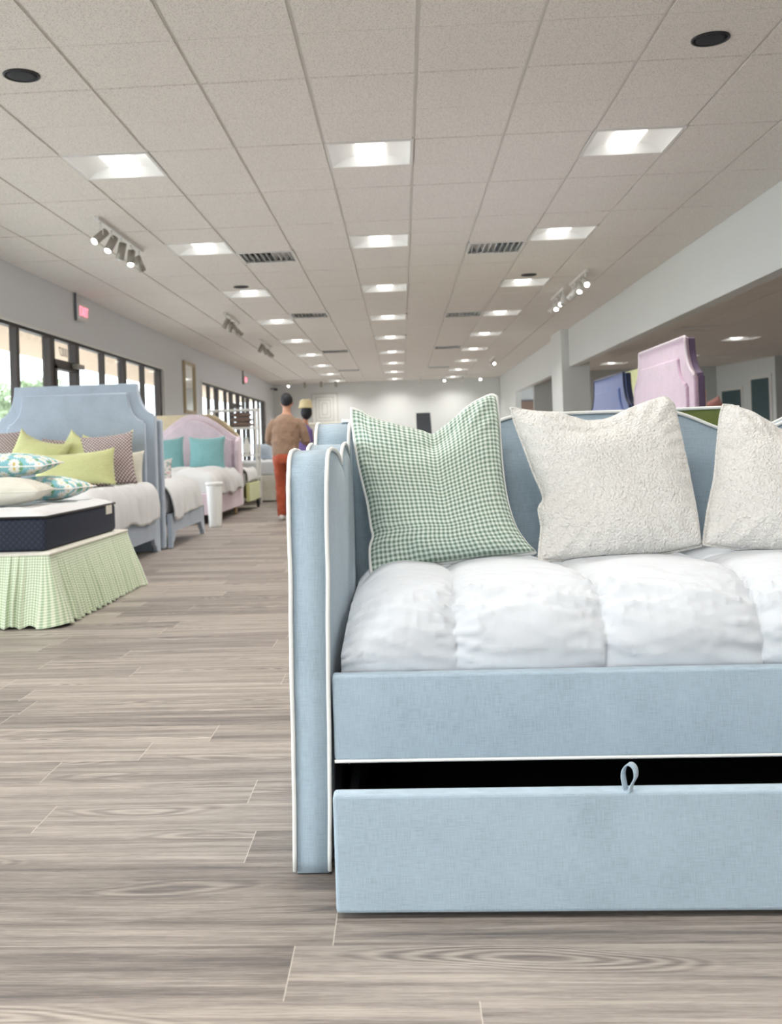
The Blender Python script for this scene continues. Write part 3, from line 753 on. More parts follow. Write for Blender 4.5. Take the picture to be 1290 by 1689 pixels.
# ------------------------------------------------------------------ comforter on the daybed
PROF = [Vector((0, y, z)) for y, z in ((2.44, .38), (2.42, .41), (2.405, .445), (2.398, .49), (2.396, .545), (2.42, .588), (2.47, .625), (2.56, .648), (2.70, .656), (2.9, .652), (3.05, .648), (3.15, .64), (3.195, .60), (3.195, .45))]
def seams(v):
    t = min(1, max(0, (v-.25)/.45)); b = [(.113, .100), (.466, .390), (.826, .815), (1.19, 1.17), (1.55, 1.54)]
    # bottom to top, bowing
    return [-.17]+[lo+(hi-lo)*t+.012*math.sin(PI*t) for lo, hi in b]+[1.80]
def comforter_mesh():
    bm = bmesh.new(); NX, NV = 520, 150; x0, x1 = -.163, 1.785; G = []
    prof = [along(PROF, k/NV) for k in range(NV+1)]
    nrm = []
    for k in range(NV+1):
        a, b = prof[max(0, k-1)], prof[min(NV, k+1)]; t = (b-a).normalized(); nrm.append(Vector((0, -t.z, t.y)))
    sm = [seams(k/NV) for k in range(NV+1)]
    for i in range(NX+1):
        x = x0+(x1-x0)*i/NX; col = []
        for k in range(NV+1):
            v = k/NV; p = prof[k].copy(); ss = sm[k]; j = max(q for q in range(len(ss)-1) if ss[q] <= x+1e-6) if x > ss[0] else 0
            a, b = ss[j], ss[j+1]; t = min(1, max(0, (x-a)/(b-a))); e = min(t, 1-t)*(b-a)
            puff = (1-math.exp(-e/.022))*.016+.018*math.sin(PI*t)**.8-.012
            # cross seams
            cs = min(abs(v-.60), abs(v-.30))
            puff -= .0012*math.exp(-(cs/.014)**2)
            near = math.exp(-e/.07); low = max(0, 1-abs(v-.22)/.22)
            # creases radiating from the seams and along the tucked hem
            q = Vector((x*5+3*v, v*36+6*x, j*7.3)); w = mn.noise(q)
            ridge = (1-abs(w))**5-.25
            amp = .0040*near*(v < .75)+.0075*low*(.45+.55*near)
            q4 = Vector((x*7-9*v, v*60-10*x, j*3.1+20)); ridge += .7*((1-abs(mn.noise(q4)))**7-.15)*low
            q2 = Vector((x*24+v*9, v*30-x*10, 4+j)); w2 = mn.noise(q2)
            q3 = Vector((x*6, v*9, 9)); w3 = mn.noise(q3)
            disp = puff+amp*ridge*2.0+.0016*w2*(.4+low)+.006*w3
            # end rounding near the arms
            en = min(x-x0, x1-x); r = max(0, 1-en/.16)
            disp *= min(1, max(0, (v-.03)/.16))**.8
            p = p+nrm[k]*disp
            p.z -= .055*r**2.2*(1 if v > .2 else v/.2); p.y += .012*r*r*(1-v)
            zz = p.z; xx = x+(.030*max(0, min(1, (zz-.50)/.14))*max(0, 1-(x-x0)/.2)) if x < .5 else x
            p.x = xx
            if p.z < .47: p.y = max(p.y, 2.388)
            p.y = min(p.y, 3.198)
            col.append(bm.verts.new(p))
        G.append(col)
    for a, b in zip(G, G[1:]):
        for k in range(NV): bm.faces.new((a[k], b[k], b[k+1], a[k+1])).smooth = True
    for g in (G[0], G[-1]):
        c = bm.verts.new(sum((v.co for v in g), Vector())/len(g))
        for a, b in zip(g, g[1:]): bm.faces.new((a, b, c))
    bmesh.ops.recalc_face_normals(bm, faces=bm.faces[:])
    return bm
m_comf = cloth('white_down_comforter', srgb(217, 221, 226), .38, 26, .007, .75)
o = top_at('comforter', comforter_mesh(), m_comf, (.8, 2.8, .42))
tag(o, 'puffy white quilted comforter covering the foreground blue daybed', 'comforter')

# ------------------------------------------------------------------ pillows
def coons(sides, nu, nv):
    bt, rt, tp, lf = sides
    b0, b1, t0, t1 = Vector(bt[0]), Vector(bt[-1]), Vector(tp[0]), Vector(tp[-1])
    Bs = [along(bt, i/nu) for i in range(nu+1)]; Ts = [along(tp, i/nu) for i in range(nu+1)]
    Ls = [along(lf, j/nv) for j in range(nv+1)]; Rs = [along(rt, j/nv) for j in range(nv+1)]
    G = []
    for i in range(nu+1):
        u = i/nu; c = []
        for j in range(nv+1):
            v = j/nv
            c.append(Bs[i]*(1-v)+Ts[i]*v+Ls[j]*(1-u)+Rs[j]*u-(b0*(1-u)*(1-v)+b1*u*(1-v)+t0*(1-u)*v+t1*u*v))
        G.append(c)
    return G
def pillow(name, sides, T, mat, label, cat='pillow', group=None, n=None, nu=56, uv=(1, 1), wr=.004, fold=None, pipe=None, pipemat=None, seed=0, back=.75, pr=.0045, pback=0, parent=None, rough=None):
    G = coons(sides, nu, nu); nv = nu
    b0, b1, t0 = G[0][0], G[nu][0], G[0][nv]
    nn = (b1-b0).cross(t0-b0).normalized() if n is None else Vector(n).normalized()   # x cross up -> towards -y
    if nn.y > 0: nn = -nn
    e = lambda q: max(0, 1-abs(2*q-1)**2.3)**.55
    bm = bmesh.new(); uvl = bm.loops.layers.uv.new('UVMap')
    def disp(i, j, sg):
        u, v = i/nu, j/nv; t = e(u)*e(v)
        if fold and sg > 0: t *= 1-fold(u, v)
        edge = 1-min(1, 6*min(u, 1-u, v, 1-v))
        q = G[i][j]; w = mn.noise(Vector((q.x*9+seed*3.1, q.z*9+sg, q.y*9)))*wr*1.6+mn.noise(Vector((q.x*30+seed, q.z*30, q.y*20+sg)))*wr*.5*(1+edge)
        # gathered creases at the seams
        th = math.atan2(v-.5, u-.5); rad = math.hypot(u-.5, v-.5)*2
        w += wr*1.2*math.sin(th*31+seed)*max(0, rad-.6)*min(1, t*3)
        return sg*(t*T*(1 if sg > 0 else back)+w*min(1, t*4))
    F = {}; K = {}
    for i in range(nu+1):
        for j in range(nv+1):
            bd = i in (0, nu) or j in (0, nv)
            F[i, j] = bm.verts.new(G[i][j]+(nn*disp(i, j, 1) if not bd else Vector()))
            K[i, j] = F[i, j] if bd else bm.verts.new(G[i][j]+nn*disp(i, j, -1))
    for D, fl in ((F, 1), (K, 0)):
        for i in range(nu):
            for j in range(nv):
                q = [(i, j), (i+1, j), (i+1, j+1), (i, j+1)]
                if not fl: q = q[::-1]
                f = bm.faces.new([D[a] for a in q]); f.smooth = True
                for lp_, a in zip(f.loops, q): lp_[uvl].uv = (a[0]/nu*uv[0], a[1]/nv*uv[1])
    ctr = sum((v.co for v in bm.verts), Vector())/len(bm.verts); ctr.z = min(v.co.z for v in bm.verts)
    bmesh.ops.translate(bm, verts=bm.verts, vec=-ctr)
    o = meshobj(name, bm, mat, None, False, ctr)
    tag(o, label, cat, group)
    if pipe:
        bm = bmesh.new(); ring = [G[i][0]-nn*pback*min(1, i/nu*5) for i in range(nu+1)]+[G[nu][j]-nn*pback*min(1, (1-j/nv)*4) for j in range(1, nv+1)]+[G[i][nv]-nn*pback*min(1, (1-i/nu)*3)*min(1, i/nu*4) for i in range(nu-1, -1, -1)]+[G[0][j] for j in range(nv-1, 0, -1)]
        tube(bm, [p-ctr for p in ring], pr, 7, True); meshobj('piping', bm, pipemat or m_pipe, o)
    return o
GING = [
 [(-0.099, 2.842, 0.641), (-0.017, 2.846, 0.650), (0.087, 2.852, 0.664), (0.207, 2.857, 0.676), (0.310, 2.860, 0.683), (0.368, 2.862, 0.688)],
 [(0.368, 2.862, 0.688), (0.343, 2.874, 0.715), (0.316, 2.893, 0.762), (0.298, 2.926, 0.839), (0.291, 2.970, 0.944), (0.292, 3.015, 1.051), (0.289, 3.050, 1.135)],
 [(-0.149, 3.041, 1.115), (-0.120, 3.037, 1.104), (-0.092, 3.030, 1.087), (-0.006, 3.018, 1.058), (0.055, 3.011, 1.041), (0.091, 3.006, 1.029), (0.117, 3.012, 1.045), (0.157, 3.025, 1.074), (0.213, 3.042, 1.117), (0.271, 3.052, 1.141), (0.289, 3.050, 1.135)],
 [(-0.099, 2.842, 0.641), (-0.100, 2.870, 0.706), (-0.090, 2.884, 0.740), (-0.095, 2.895, 0.765), (-0.104, 2.923, 0.833), (-0.116, 2.945, 0.886), (-0.131, 2.975, 0.957), (-0.146, 3.021, 1.066), (-0.149, 3.041, 1.115)]]
WH1 = [
 [(0.373, 2.843, 0.663), (0.459, 2.844, 0.665), (0.560, 2.845, 0.668), (0.661, 2.847, 0.672), (0.745, 2.851, 0.681), (0.828, 2.857, 0.695)],
 [(0.828, 2.857, 0.695), (0.829, 2.897, 0.791), (0.825, 2.933, 0.875), (0.819, 2.965, 0.954), (0.814, 2.999, 1.034), (0.808, 3.024, 1.092)],
 [(0.327, 3.027, 1.100), (0.377, 3.024, 1.092), (0.466, 3.019, 1.080), (0.543, 3.009, 1.057), (0.606, 3.010, 1.059), (0.680, 3.022, 1.089), (0.763, 3.033, 1.114), (0.790, 3.033, 1.115), (0.808, 3.024, 1.092)],
 [(0.373, 2.843, 0.663), (0.377, 2.857, 0.695), (0.388, 2.881, 0.753), (0.385, 2.902, 0.803), (0.400, 2.913, 0.828), (0.397, 2.923, 0.854), (0.379, 2.945, 0.906), (0.359, 2.975, 0.977), (0.338, 3.006, 1.050), (0.327, 3.027, 1.100)]]
WH2 = [
 [(0.836, 2.876, 0.693), (0.935, 2.871, 0.682), (1.049, 2.865, 0.668), (1.179, 2.861, 0.658), (1.294, 2.861, 0.658)],
 [(1.294, 2.861, 0.658), (1.300, 2.911, 0.776), (1.324, 2.968, 0.911), (1.360, 3.033, 1.066)],
 [(0.957, 3.042, 1.088), (0.995, 3.040, 1.083), (1.051, 3.027, 1.053), (1.113, 3.009, 1.010), (1.202, 3.014, 1.021), (1.298, 3.031, 1.063), (1.360, 3.033, 1.066)],
 [(0.836, 2.876, 0.693), (0.865, 2.916, 0.788), (0.896, 2.951, 0.873), (0.918, 2.988, 0.959), (0.941, 3.025, 1.048), (0.957, 3.042, 1.088)]]
def chop(u0, depth=.55, w=.10, v0=.70):
    def f(u, v):
        s = max(0, (v-v0)/(1-v0)); return depth*math.exp(-((u-u0)/(w*(1.6-s)))**2)*s*s*(3-2*s) + .10*math.exp(-((v-.86-.25*(u-u0))/.03)**2)*(1 if abs(u-u0) < .35 else 0)*math.exp(-((u-u0)/.2)**2)
    return f
pillow('throw_pillow', GING, .085, m_ging, 'green and white gingham pillow with chopped top leaning in the daybed corner', nu=84, uv=(34, 39), wr=.005, fold=chop(.60), pipe=True, seed=1, back=.5, pr=.0055, pback=.016)
pillow('throw_pillow', WH1, .085, m_boucle, 'ivory boucle pillow, whole in view, in the middle of the foreground daybed', nu=84, wr=.006, fold=chop(.45, .35, .16), pipe=True, pipemat=m_boucle, seed=2, back=.5, pr=.004, pback=.014)
pillow('throw_pillow', WH2, .085, m_boucle, 'ivory boucle pillow cut off by the right edge of the photo', nu=84, wr=.006, fold=chop(.45, .35, .16), pipe=True, pipemat=m_boucle, seed=5, back=.5, pr=.004, pback=.014)

def square_sides(w, h, pinch=.05, mat=Matrix(), dips=(0, 0, 0, 0)):
    """four concave sides in the local XZ plane, z from 0 to h"""
    def side(a, b, inn, extra):
        a, b = Vector(a), Vector(b); L = (b-a).length; out = []
        for k in range(9):
            s = k/8; c = (pinch+extra)*L*(4*s*(1-s))**.7
            out.append(mat @ (a+(b-a)*s+Vector(inn)*c))
        return out
    return [side((-w/2, 0, 0), (w/2, 0, 0), (0, 0, 1), dips[0]), side((w/2, 0, 0), (w/2, 0, h), (-1, 0, 0), dips[1]),
            side((-w/2, 0, h), (w/2, 0, h), (0, 0, -1), dips[2]), side((-w/2, 0, 0), (-w/2, 0, h), (1, 0, 0), dips[3])]
def put_pillow(loc, w, h, T, mat, label, tilt=.35, yaw=0, roll=0, group=None, **k):
    Mx = Matrix.Translation(loc) @ Matrix.Rotation(yaw, 4, 'Z') @ Matrix.Rotation(-tilt, 4, 'X') @ Matrix.Rotation(roll, 4, 'Y')
    nrm = Mx.to_3x3() @ Vector((0, -1, 0)); dips = k.pop('dips', (0, 0, 0, 0))
    name = k.pop('name', 'throw_pillow')
    return pillow(name, square_sides(w, h, k.pop('pinch', .045), Mx, dips), T, mat, label, group=group, n=tuple(nrm), nu=k.pop('nu', 26), back=.9, wr=.004, **k)

# ------------------------------------------------------------------ generic bed parts
def drape(bm, x0, x1, y0, y1, zt, hang, edges='RLF', r=.07, ripple=.02, seed=0, puff=.035, hemvar=.05, nx=70, ny=70, seg=.42):
    """soft cover over a mattress: overhang on the chosen sides (R,L = +x,-x; F = -y, K = +y)"""
    hx0 = hang if 'L' in edges else .0; hx1 = hang if 'R' in edges else .0; hy0 = hang if 'F' in edges else .0; hy1 = hang if 'K' in edges else .0
    G = []
    for i in range(nx+1):
        a = -hx0+(x1-x0+hx0+hx1)*i/nx; col = []
        for j in range(ny+1):
            b = -hy0+(y1-y0+hy0+hy1)*j/ny
            ox = max(0, a-(x1-x0)) if a > 0 else a; oy = max(0, b-(y1-y0)) if b > 0 else b
            if hx1 == 0 and ox > 0: ox = 0
            d = math.hypot(ox, oy); px = x0+min(max(a, 0), x1-x0); py = y0+min(max(b, 0), y1-y0)
            n1 = mn.noise(Vector((px*2.3+seed, py*2.3, 1.7))); rip = mn.noise(Vector((px*9+seed, py*9, d*2)))
            pf = puff*abs(math.sin(PI*(px-x0)/seg))**.6*abs(math.sin(PI*(py-y0)/seg))**.6
            if d > 0:
                L = hang*(1+hemvar*4*n1); dd = d/hang*L; out = r*(1-math.exp(-dd/r*1.3)); down = max(0, dd-r*.35*(1-math.exp(-dd/r)))
                ux, uy = ox/d, oy/d
                p = Vector((px+ux*(out+ripple*rip*min(1, dd*4)), py+uy*(out+ripple*rip*min(1, dd*4)), zt-down+pf*math.exp(-dd*6)+.02*n1))
            else: p = Vector((px, py, zt+pf+.02*n1))
            col.append(bm.verts.new(p))
        G.append(col)
    for a, b in zip(G, G[1:]):
        for k in range(ny): bm.faces.new((a[k], b[k], b[k+1], a[k+1])).smooth = True
def comforter(loc, label, *a, mat=None, group='white comforters on the beds at left', **k):
    bm = bmesh.new(); drape(bm, *a, **k); o = top_at('comforter', bm, mat or m_whiteq, loc)
    md = o.modifiers.new('s', 'SOLIDIFY'); md.thickness = .02; md.offset = 1
    return tag(o, label, 'comforter', group)

# ---- bed A: mattress on a gingham skirted base
base = thing('skirted_bed_base', (-3.1, 6.6, 0), 'low bed base with pleated green gingham skirt at the left edge', 'bed base')
sub('platform', B(-4.05, -2.10, 5.84, 7.50, .05, .415), m_cream, base)
path = []; cx, cy = -2.10, 5.825; 
Lf = 1.95; Ls = 1.69; Lk = .6; tot = Lf+Ls+Lk; N = 1500; NZ = 12
bm = bmesh.new(); uvl = bm.loops.layers.uv.new('UVMap'); rows = []
def skirt_pt(s):
    if s < Lf: return Vector((cx-Lf+s, cy, 0)), Vector((0, -1, 0))
    if s < Lf+Ls: return Vector((cx, cy+s-Lf, 0)), Vector((1, 0, 0))
    return Vector((cx-(s-Lf-Ls), cy+Ls, 0)), Vector((0, 1, 0))
rp = random.Random(11); phs = []
s = 0; 
while s < tot+.1: phs.append(s); s += rp.uniform(.038, .062)
for i in range(N+1):
    s = tot*i/N; p, nr = skirt_pt(s)
    for cs in (Lf, Lf+Ls):      # rounded corner direction
        if abs(s-cs) < .05:
            p1, n1 = skirt_pt(cs-.06); p2, n2 = skirt_pt(cs+.06); q = (s-cs+.05)/.10; nr = (n1*(1-q)+n2*q).normalized()*1.3
    k = max(j for j in range(len(phs)) if phs[j] <= s); f = (s-phs[k])/(phs[k+1]-phs[k]) if k+1 < len(phs) else 0
    wide = s > Lf-.14 and s < Lf+.12 or (s < Lf-.25 and s > Lf-.5)
    knife = 0 if wide else (f**1.3 if f < .82 else (1-f)/.18)
    col = []
    for j in range(NZ+1):
        t = j/NZ; z = .418-(.405+.008*math.sin(s*60))*t
        flare = .11*t**1.1 if s > Lf-.3 else .05*t
        off = flare*(.9+.12*mn.noise(Vector((s*2, 0, 3))))+knife*(.006+.036*min(1, t*1.5))*(.8+.5*mn.noise(Vector((s*6, 1, 1))))
        lat = Vector((-nr.y, nr.x, 0))*(.02*t*mn.noise(Vector((s*5, t, 8))))
        col.append((bm.verts.new(Vector((p.x, p.y, z))+nr*off+lat), (s*64, t*.405*64)))
    rows.append(col)
for a, b in zip(rows, rows[1:]):
    for j in range(NZ):
        q = [a[j], b[j], b[j+1], a[j+1]]; f = bm.faces.new([x[0] for x in q]); f.smooth = True
        for lp_, x in zip(f.loops, q): lp_[uvl].uv = x[1]
bmesh.ops.recalc_face_normals(bm, faces=bm.faces[:])
sub('bed_skirt', bm, m_gingsk, base)
bm = bmesh.new(); box(bm, -4.05, -2.092, 5.818, 7.52, .412, .428, bev=.006); sub('skirt_band', bm, m_cream, base)
bm = bmesh.new()
for x in (-2.25, -3.9):
    for y in (6.0, 7.35): cyl(bm, (x, y, 0), (x, y, .06), .03, n=14)
sub('feet', bm, m_darkleg, base)
mt = thing('mattress', (-3.1, 6.6, .428), 'navy sided white topped mattress on the gingham skirted base', 'mattress')
bm = bmesh.new(); box(bm, -4.08, -2.155, 5.93, 7.42, .429, .635, bev=.03, seg=4); sub('side_panel', bm, m_tick, mt, True)
bm = bmesh.new(); NX = 60; G = []
for i in range(NX+1):
    col = []
    for j in range(NX+1):
        a, b = i/NX, j/NX; ex = min(a, 1-a)*1.92; ey = min(b, 1-b)*1.49; e = min(ex, ey)
        z = .632+.040*(1-math.exp(-e/.05))+.008*abs(math.sin(a*PI*8))*abs(math.sin(b*PI*6))*min(1, e*8)+.004*mn.noise(Vector((a*9, b*9, 0)))
        col.append(bm.verts.new((-4.08+1.925*a, 5.93+1.49*b, z)))
    G.append(col)
for a, b in zip(G, G[1:]):
    for k in range(NX): bm.faces.new((a[k], b[k], b[k+1], a[k+1])).smooth = True
sub('pillow_top', bm, m_whiteq, mt)
bm = bmesh.new(); c = .02; X0, X1, Y0, Y1 = -4.08, -2.155, 5.93, 7.42
tube(bm, [(X0+c, Y0, .634), (X1-c, Y0, .634), (X1, Y0+c, .634), (X1, Y1-c, .634), (X1-c, Y1, .634), (X0+c, Y1, .634), (X0, Y1-c, .634), (X0, Y0+c, .634)], .008, 8, True); sub('edge_tape', bm, m_darkleg, mt)
sub('tag', B(-2.156, -2.148, 7.16, 7.30, .565, .63, bev=.002), m_cream, mt)
# pillows lying on it
def flat_pillow(loc, w, h, T, mat, label, rz=0, rx=0, **k):
    Mx = Matrix.Translation(loc) @ Matrix.Rotation(rz, 4, 'Z') @ Matrix.Rotation(rx, 4, 'X') @ Matrix.Rotation(-PI/2, 4, 'X') @ Matrix.Translation((0, 0, -h/2))
    nrm = Mx.to_3x3() @ Vector((0, -1, 0))
    return pillow('throw_pillow', square_sides(w, h, .05, Mx), T, mat, label, n=tuple(nrm), nu=30, back=1, wr=.003, pipe=True, **k)
flat_pillow((-2.66, 6.55, .775), .60, .46, .095, m_cream, 'plain cream pillow lying on the navy sided mattress at the left edge', rz=.1, pipemat=m_cream)
flat_pillow((-2.56, 7.08, .770), .58, .46, .090, m_daisy, 'teal daisy print pillow lying flat on the white mattress top, under another', rz=-.05, uv=(1.3, 1))
flat_pillow((-2.72, 6.84, .945), .62, .46, .085, m_daisy, 'teal daisy print pillow resting on top of two pillows at the left edge', rz=.05, rx=.04, uv=(1.3, 1), seed=3)

def arc(c, r, a0, a1, n=10, ry=None):
    ry = ry or r
    return [(c[0]+r*math.cos(math.radians(a0+(a1-a0)*i/n)), c[1]+ry*math.sin(math.radians(a0+(a1-a0)*i/n))) for i in range(n+1)]
def inset(poly, d):
    """shrinks an outline towards its centre by roughly d"""
    n = len(poly); out = []
    area = sum(poly[i][0]*poly[(i+1) % n][1]-poly[(i+1) % n][0]*poly[i][1] for i in range(n)); sg = 1 if area > 0 else -1
    for i in range(n):
        a, b, c = Vector(poly[i-1]), Vector(poly[i]), Vector(poly[(i+1) % n])
        e1 = (b-a).normalized(); e2 = (c-b).normalized(); n1 = Vector((-e1.y, e1.x))*sg; n2 = Vector((-e2.y, e2.x))*sg
        m = (n1+n2); m = m/max(.5, m.length_squared)*2*1.0 if m.length > 1e-6 else n1
        out.append(tuple(b+m*d))
    return out
# ---- bed B: pale blue scooped headboard facing the camera
def scoop_outline(x0, x1, zt, zs, w, z0=.0, step=.02):
    """left to right: shoulders at zs, concave scoops of width w up to the flat top zt"""
    R = arc((x1, zt), w, 180, 262, 12, zt-zs-.02)         # concave corner on the right
    Lr = arc((x0, zt), w, 278, 360, 12, zt-zs-.02)
    return [(x0, z0), (x0, zs), (x0+step, zs)]+Lr[0:]+[(x0+w+.01, zt+.01), (x1-w-.01, zt+.01)]+R+[(x1-step, zs), (x1, zs), (x1, z0)]
hb = scoop_outline(-4.10, -2.486, 1.70, 1.375, .175)
bB = thing('bed', (-3.3, 9.1, 0), 'pale grey blue bed with tall scooped corner headboard facing the camera at left', 'bed')
h = sub('headboard', PR(hb, 'y', 10.03, 10.13, bev=.018, seg=3), m_blue_bed, bB)
inner = scoop_outline(-4.0, -2.586, 1.60, 1.30, .165, .45)
sub('headboard_panel', PR(inner, 'y', 9.995, 10.04, bev=.022, seg=4), m_blue_bed, h)
bm = bmesh.new(); tube(bm, [(x, 10.026, z) for x, z in inner], .008, 6, True); sub('piping', bm, m_bluepipe, h)
def rail_outline(y0, y1, z0, z1, foot=.16):
    return [(y0, 0.01), (y0+.05, .01), (y0+.07, .06), (y0+.13, .08), (y0+foot, z0), (y1-foot, z0), (y1-.13, .08), (y1-.07, .06), (y1-.05, .01), (y1, .01), (y1, z1), (y0, z1)]
sub('side_rail', PR(rail_outline(7.95, 10.03, .14, .38), 'x', -2.53, -2.485, bev=.006), m_blue_bed, bB)
sub('side_rail', PR(rail_outline(7.95, 10.03, .14, .38), 'x', -4.09, -4.045, bev=.006), m_blue_bed, bB)
sub('foot_rail', B(-4.09, -2.485, 7.9, 7.95, .12, .38, bev=.008), m_blue_bed, bB)
sub('mattress', B(-4.03, -2.55, 7.98, 10.0, .34, .62, bev=.05, seg=4), m_white, bB, True)
comforter((-3.3, 9, .3), 'white comforter on the pale blue bed with chartreuse pillows', -4.0, -2.55, 8.0, 9.95, .66, .35, 'RF', group='white comforters on the beds at left', r=.08, ripple=.03, seed=2)
YB_ = 9.2
put_pillow((-2.98, 9.0, .70), .74, .36, .10, m_chartp, 'long chartreuse lumbar pillow at the front of the pale blue bed', tilt=.30, yaw=.10, roll=-.06, nu=34)
put_pillow((-2.75, 9.34, .69), .50, .54, .10, m_lattice, 'brown lattice print pillow leaning right of the long chartreuse pillow', tilt=.35, yaw=.15, roll=-.10, nu=34)
put_pillow((-3.50, 9.28, .84), .56, .42, .10, m_chartp, 'chartreuse pillow with peaked left corner, farthest left on the pale blue bed', tilt=.4, yaw=0, roll=.30, dips=(0, 0, .10, 0))
put_pillow((-3.10, 9.44, .86), .56, .36, .10, m_chartp, 'chartreuse pillow slumped between the peaked one and the lattice pillow', tilt=.45, yaw=0, roll=.42, dips=(0, 0, .06, 0))
put_pillow((-2.88, 9.72, .72), .52, .52, .08, m_chartp, 'chartreuse pillow whose corner peeks above the lattice pillow', tilt=.22, roll=-.06, dips=(0, 0, .08, 0))
put_pillow((-3.93, 9.5, .80), .50, .48, .09, m_lattice, 'brown lattice print pillow at the left edge of the photo', tilt=.3)
put_pillow((-3.36, 9.78, .68), .50, .50, .07, m_lattice, 'brown lattice print pillow mostly hidden behind chartreuse pillows', tilt=.16, roll=.04)
put_pillow((-2.84, 9.80, .66), .55, .38, .09, m_cream, 'white pillow behind the brown lattice pillow', tilt=.25)

# ---- bed C: back to back with bed B
bC = thing('bed', (-3.2, 11, 0), 'pale blue bed seen from the side behind the tall scooped headboard', 'bed')
sub('headboard', B(-4.06, -2.455, 10.17, 10.27, .01, 1.34, bev=.02, seg=3), m_blue_bed, bC)
sub('side_rail', PR(rail_outline(10.27, 11.97, .17, .36, .2), 'x', -2.45, -2.40, bev=.006), m_blue_bed, bC)
sub('side_rail', PR(rail_outline(10.27, 11.97, .17, .36, .2), 'x', -4.05, -4.0, bev=.006), m_blue_bed, bC)
sub('foot_rail', B(-4.05, -2.40, 11.93, 11.98, .17, .36, bev=.008), m_blue_bed, bC)
sub('mattress', B(-3.98, -2.46, 10.28, 11.92, .34, .60, bev=.05, seg=4), m_white, bC, True)
comforter((-3.2, 11, .3), 'white channelled comforter on the bed behind the tall scooped headboard', -3.95, -2.50, 10.285, 11.85, .65, .37, 'RK', r=.10, ripple=.04, seed=9, puff=.05, seg=.3, hemvar=.08)
put_pillow((-2.86, 11.25, .66), .50, .28, .07, m_floral, 'small grey and pink floral pillow beside the teal pillows', tilt=.2)

# ---- bed D: pink arched bed
def arch(x0, x1, zs, zt, z0=.1, n=28):
    c = (x0+x1)/2; out = [(x0, z0), (x0, zs)]
    for i in range(1, n):
        s = i/n; x = x0+(x1-x0)*s; q = 2*s-1; out.append((x, zs+(zt-zs)*(max(0, math.cos(q*PI/2)))**1.25*1.0 if abs(q) > 0 else zt))
    return out+[(x1, zs), (x1, z0)]
bD = thing('bed', (-3.3, 15, 0), 'pale pink bed with arched winged headboard', 'bed')
oa = arch(-4.02, -2.64, 1.21, 1.60)
h = sub('headboard', PR(oa, 'y', 16.02, 16.12, bev=.015, seg=3), m_pink, bD)
ia = inset(oa, .09); ia = [(x, max(z, .4)) for x, z in ia]
sub('headboard_panel', PR(ia, 'y', 15.975, 16.03, bev=.025, seg=3), m_pink, h)
for x in (-4.07, -2.64):
    sub('wing', PR([(15.74, .12), (16.12, .12), (16.12, 1.22), (15.95, 1.22), (15.80, 1.14), (15.74, 1.0)], 'x', x, x+.06, bev=.012, seg=3), m_pink, bD)
for x in (-4.07, -2.64): sub('side_rail', B(x, x+.06, 13.7, 15.75, .12, .42, bev=.015, seg=3), m_pink, bD)
sub('foot_rail', B(-4.07, -2.58, 13.64, 13.71, .12, .42, bev=.015, seg=3), m_pink, bD)
for x, y in ((-2.64, 15.65), (-2.66, 13.8), (-4.0, 13.8)):
    bm = bmesh.new(); cyl(bm, (x, y, .0), (x, y, .13), .022, .03, 12); sub('leg', bm, m_wood, bD)
sub('mattress', B(-4.0, -2.66, 13.75, 15.98, .36, .64, bev=.05, seg=4), m_white, bD, True)
comforter((-3.3, 15, .3), 'white comforter on the pink arched bed', -3.98, -2.68, 13.8, 15.85, .69, .33, 'RF', r=.12, ripple=.04, seed=19, puff=.06, hemvar=.08)
put_pillow((-3.03, 15.45, .70), .58, .54, .10, m_teal, 'teal square pillow on the right side of the pink bed', tilt=.15, dips=(0, 0, .02, 0))
put_pillow((-3.66, 15.45, .70), .58, .54, .10, m_teal, 'teal square pillow on the left side of the pink bed', tilt=.15, roll=-.05, dips=(0, 0, .02, 0))
t = thing('waste_bin', (-2.485, 13.12, 0), 'tall tapered white bin standing at the corner of the pink bed', 'bin')
bm = bmesh.new(); lathe(bm, [(.082, 0), (.084, .02), (.108, .55), (.104, .56)]); meshobj('body', bm, m_whitegloss, t)
bm = bmesh.new(); lathe(bm, [(.108, .545), (.118, .555), (.118, .585), (.104, .59), (.1, .56)]); meshobj('rim', bm, m_whitegloss, t)

# ---- bed E: chartreuse bed seen behind the pink one
bE = thing('bed', (-3.3, 16.9, 0), 'chartreuse bed with tan backed headboard rising behind the pink arch', 'bed')
oe = [(-4.08, .12), (-4.08, 1.60), (-3.12, 1.60)]+[(-3.12+.46*s, 1.60-.34*(s**1.6)) for s in [i/10 for i in range(1, 11)]]+[(-2.60, 1.20), (-2.60, .12)]
sub('headboard', PR(oe, 'y', 16.17, 16.26, bev=.012), m_tan, bE)
for x in (-4.05, -2.56): sub('side_rail', B(x, x+.06, 16.26, 17.42, .15, .45, bev=.012, seg=3), m_chart, bE)
sub('foot_rail', B(-4.05, -2.50, 17.40, 17.46, .15, .45, bev=.012, seg=3), m_chart, bE)
for y in (17.38,):
    for x in (-2.53, -4.0):
        bm = bmesh.new(); cyl(bm, (x, y, 0), (x, y, .16), .022, .035, 12); sub('leg', bm, m_darkleg, bE)
sub('mattress', B(-3.98, -2.57, 16.3, 17.4, .4, .62, bev=.05, seg=4), m_white, bE, True)
comforter((-3.3, 16.9, .3), 'white comforter on the chartreuse bed', -3.95, -2.60, 16.3, 17.35, .66, .2, 'RK', r=.06, seed=33)

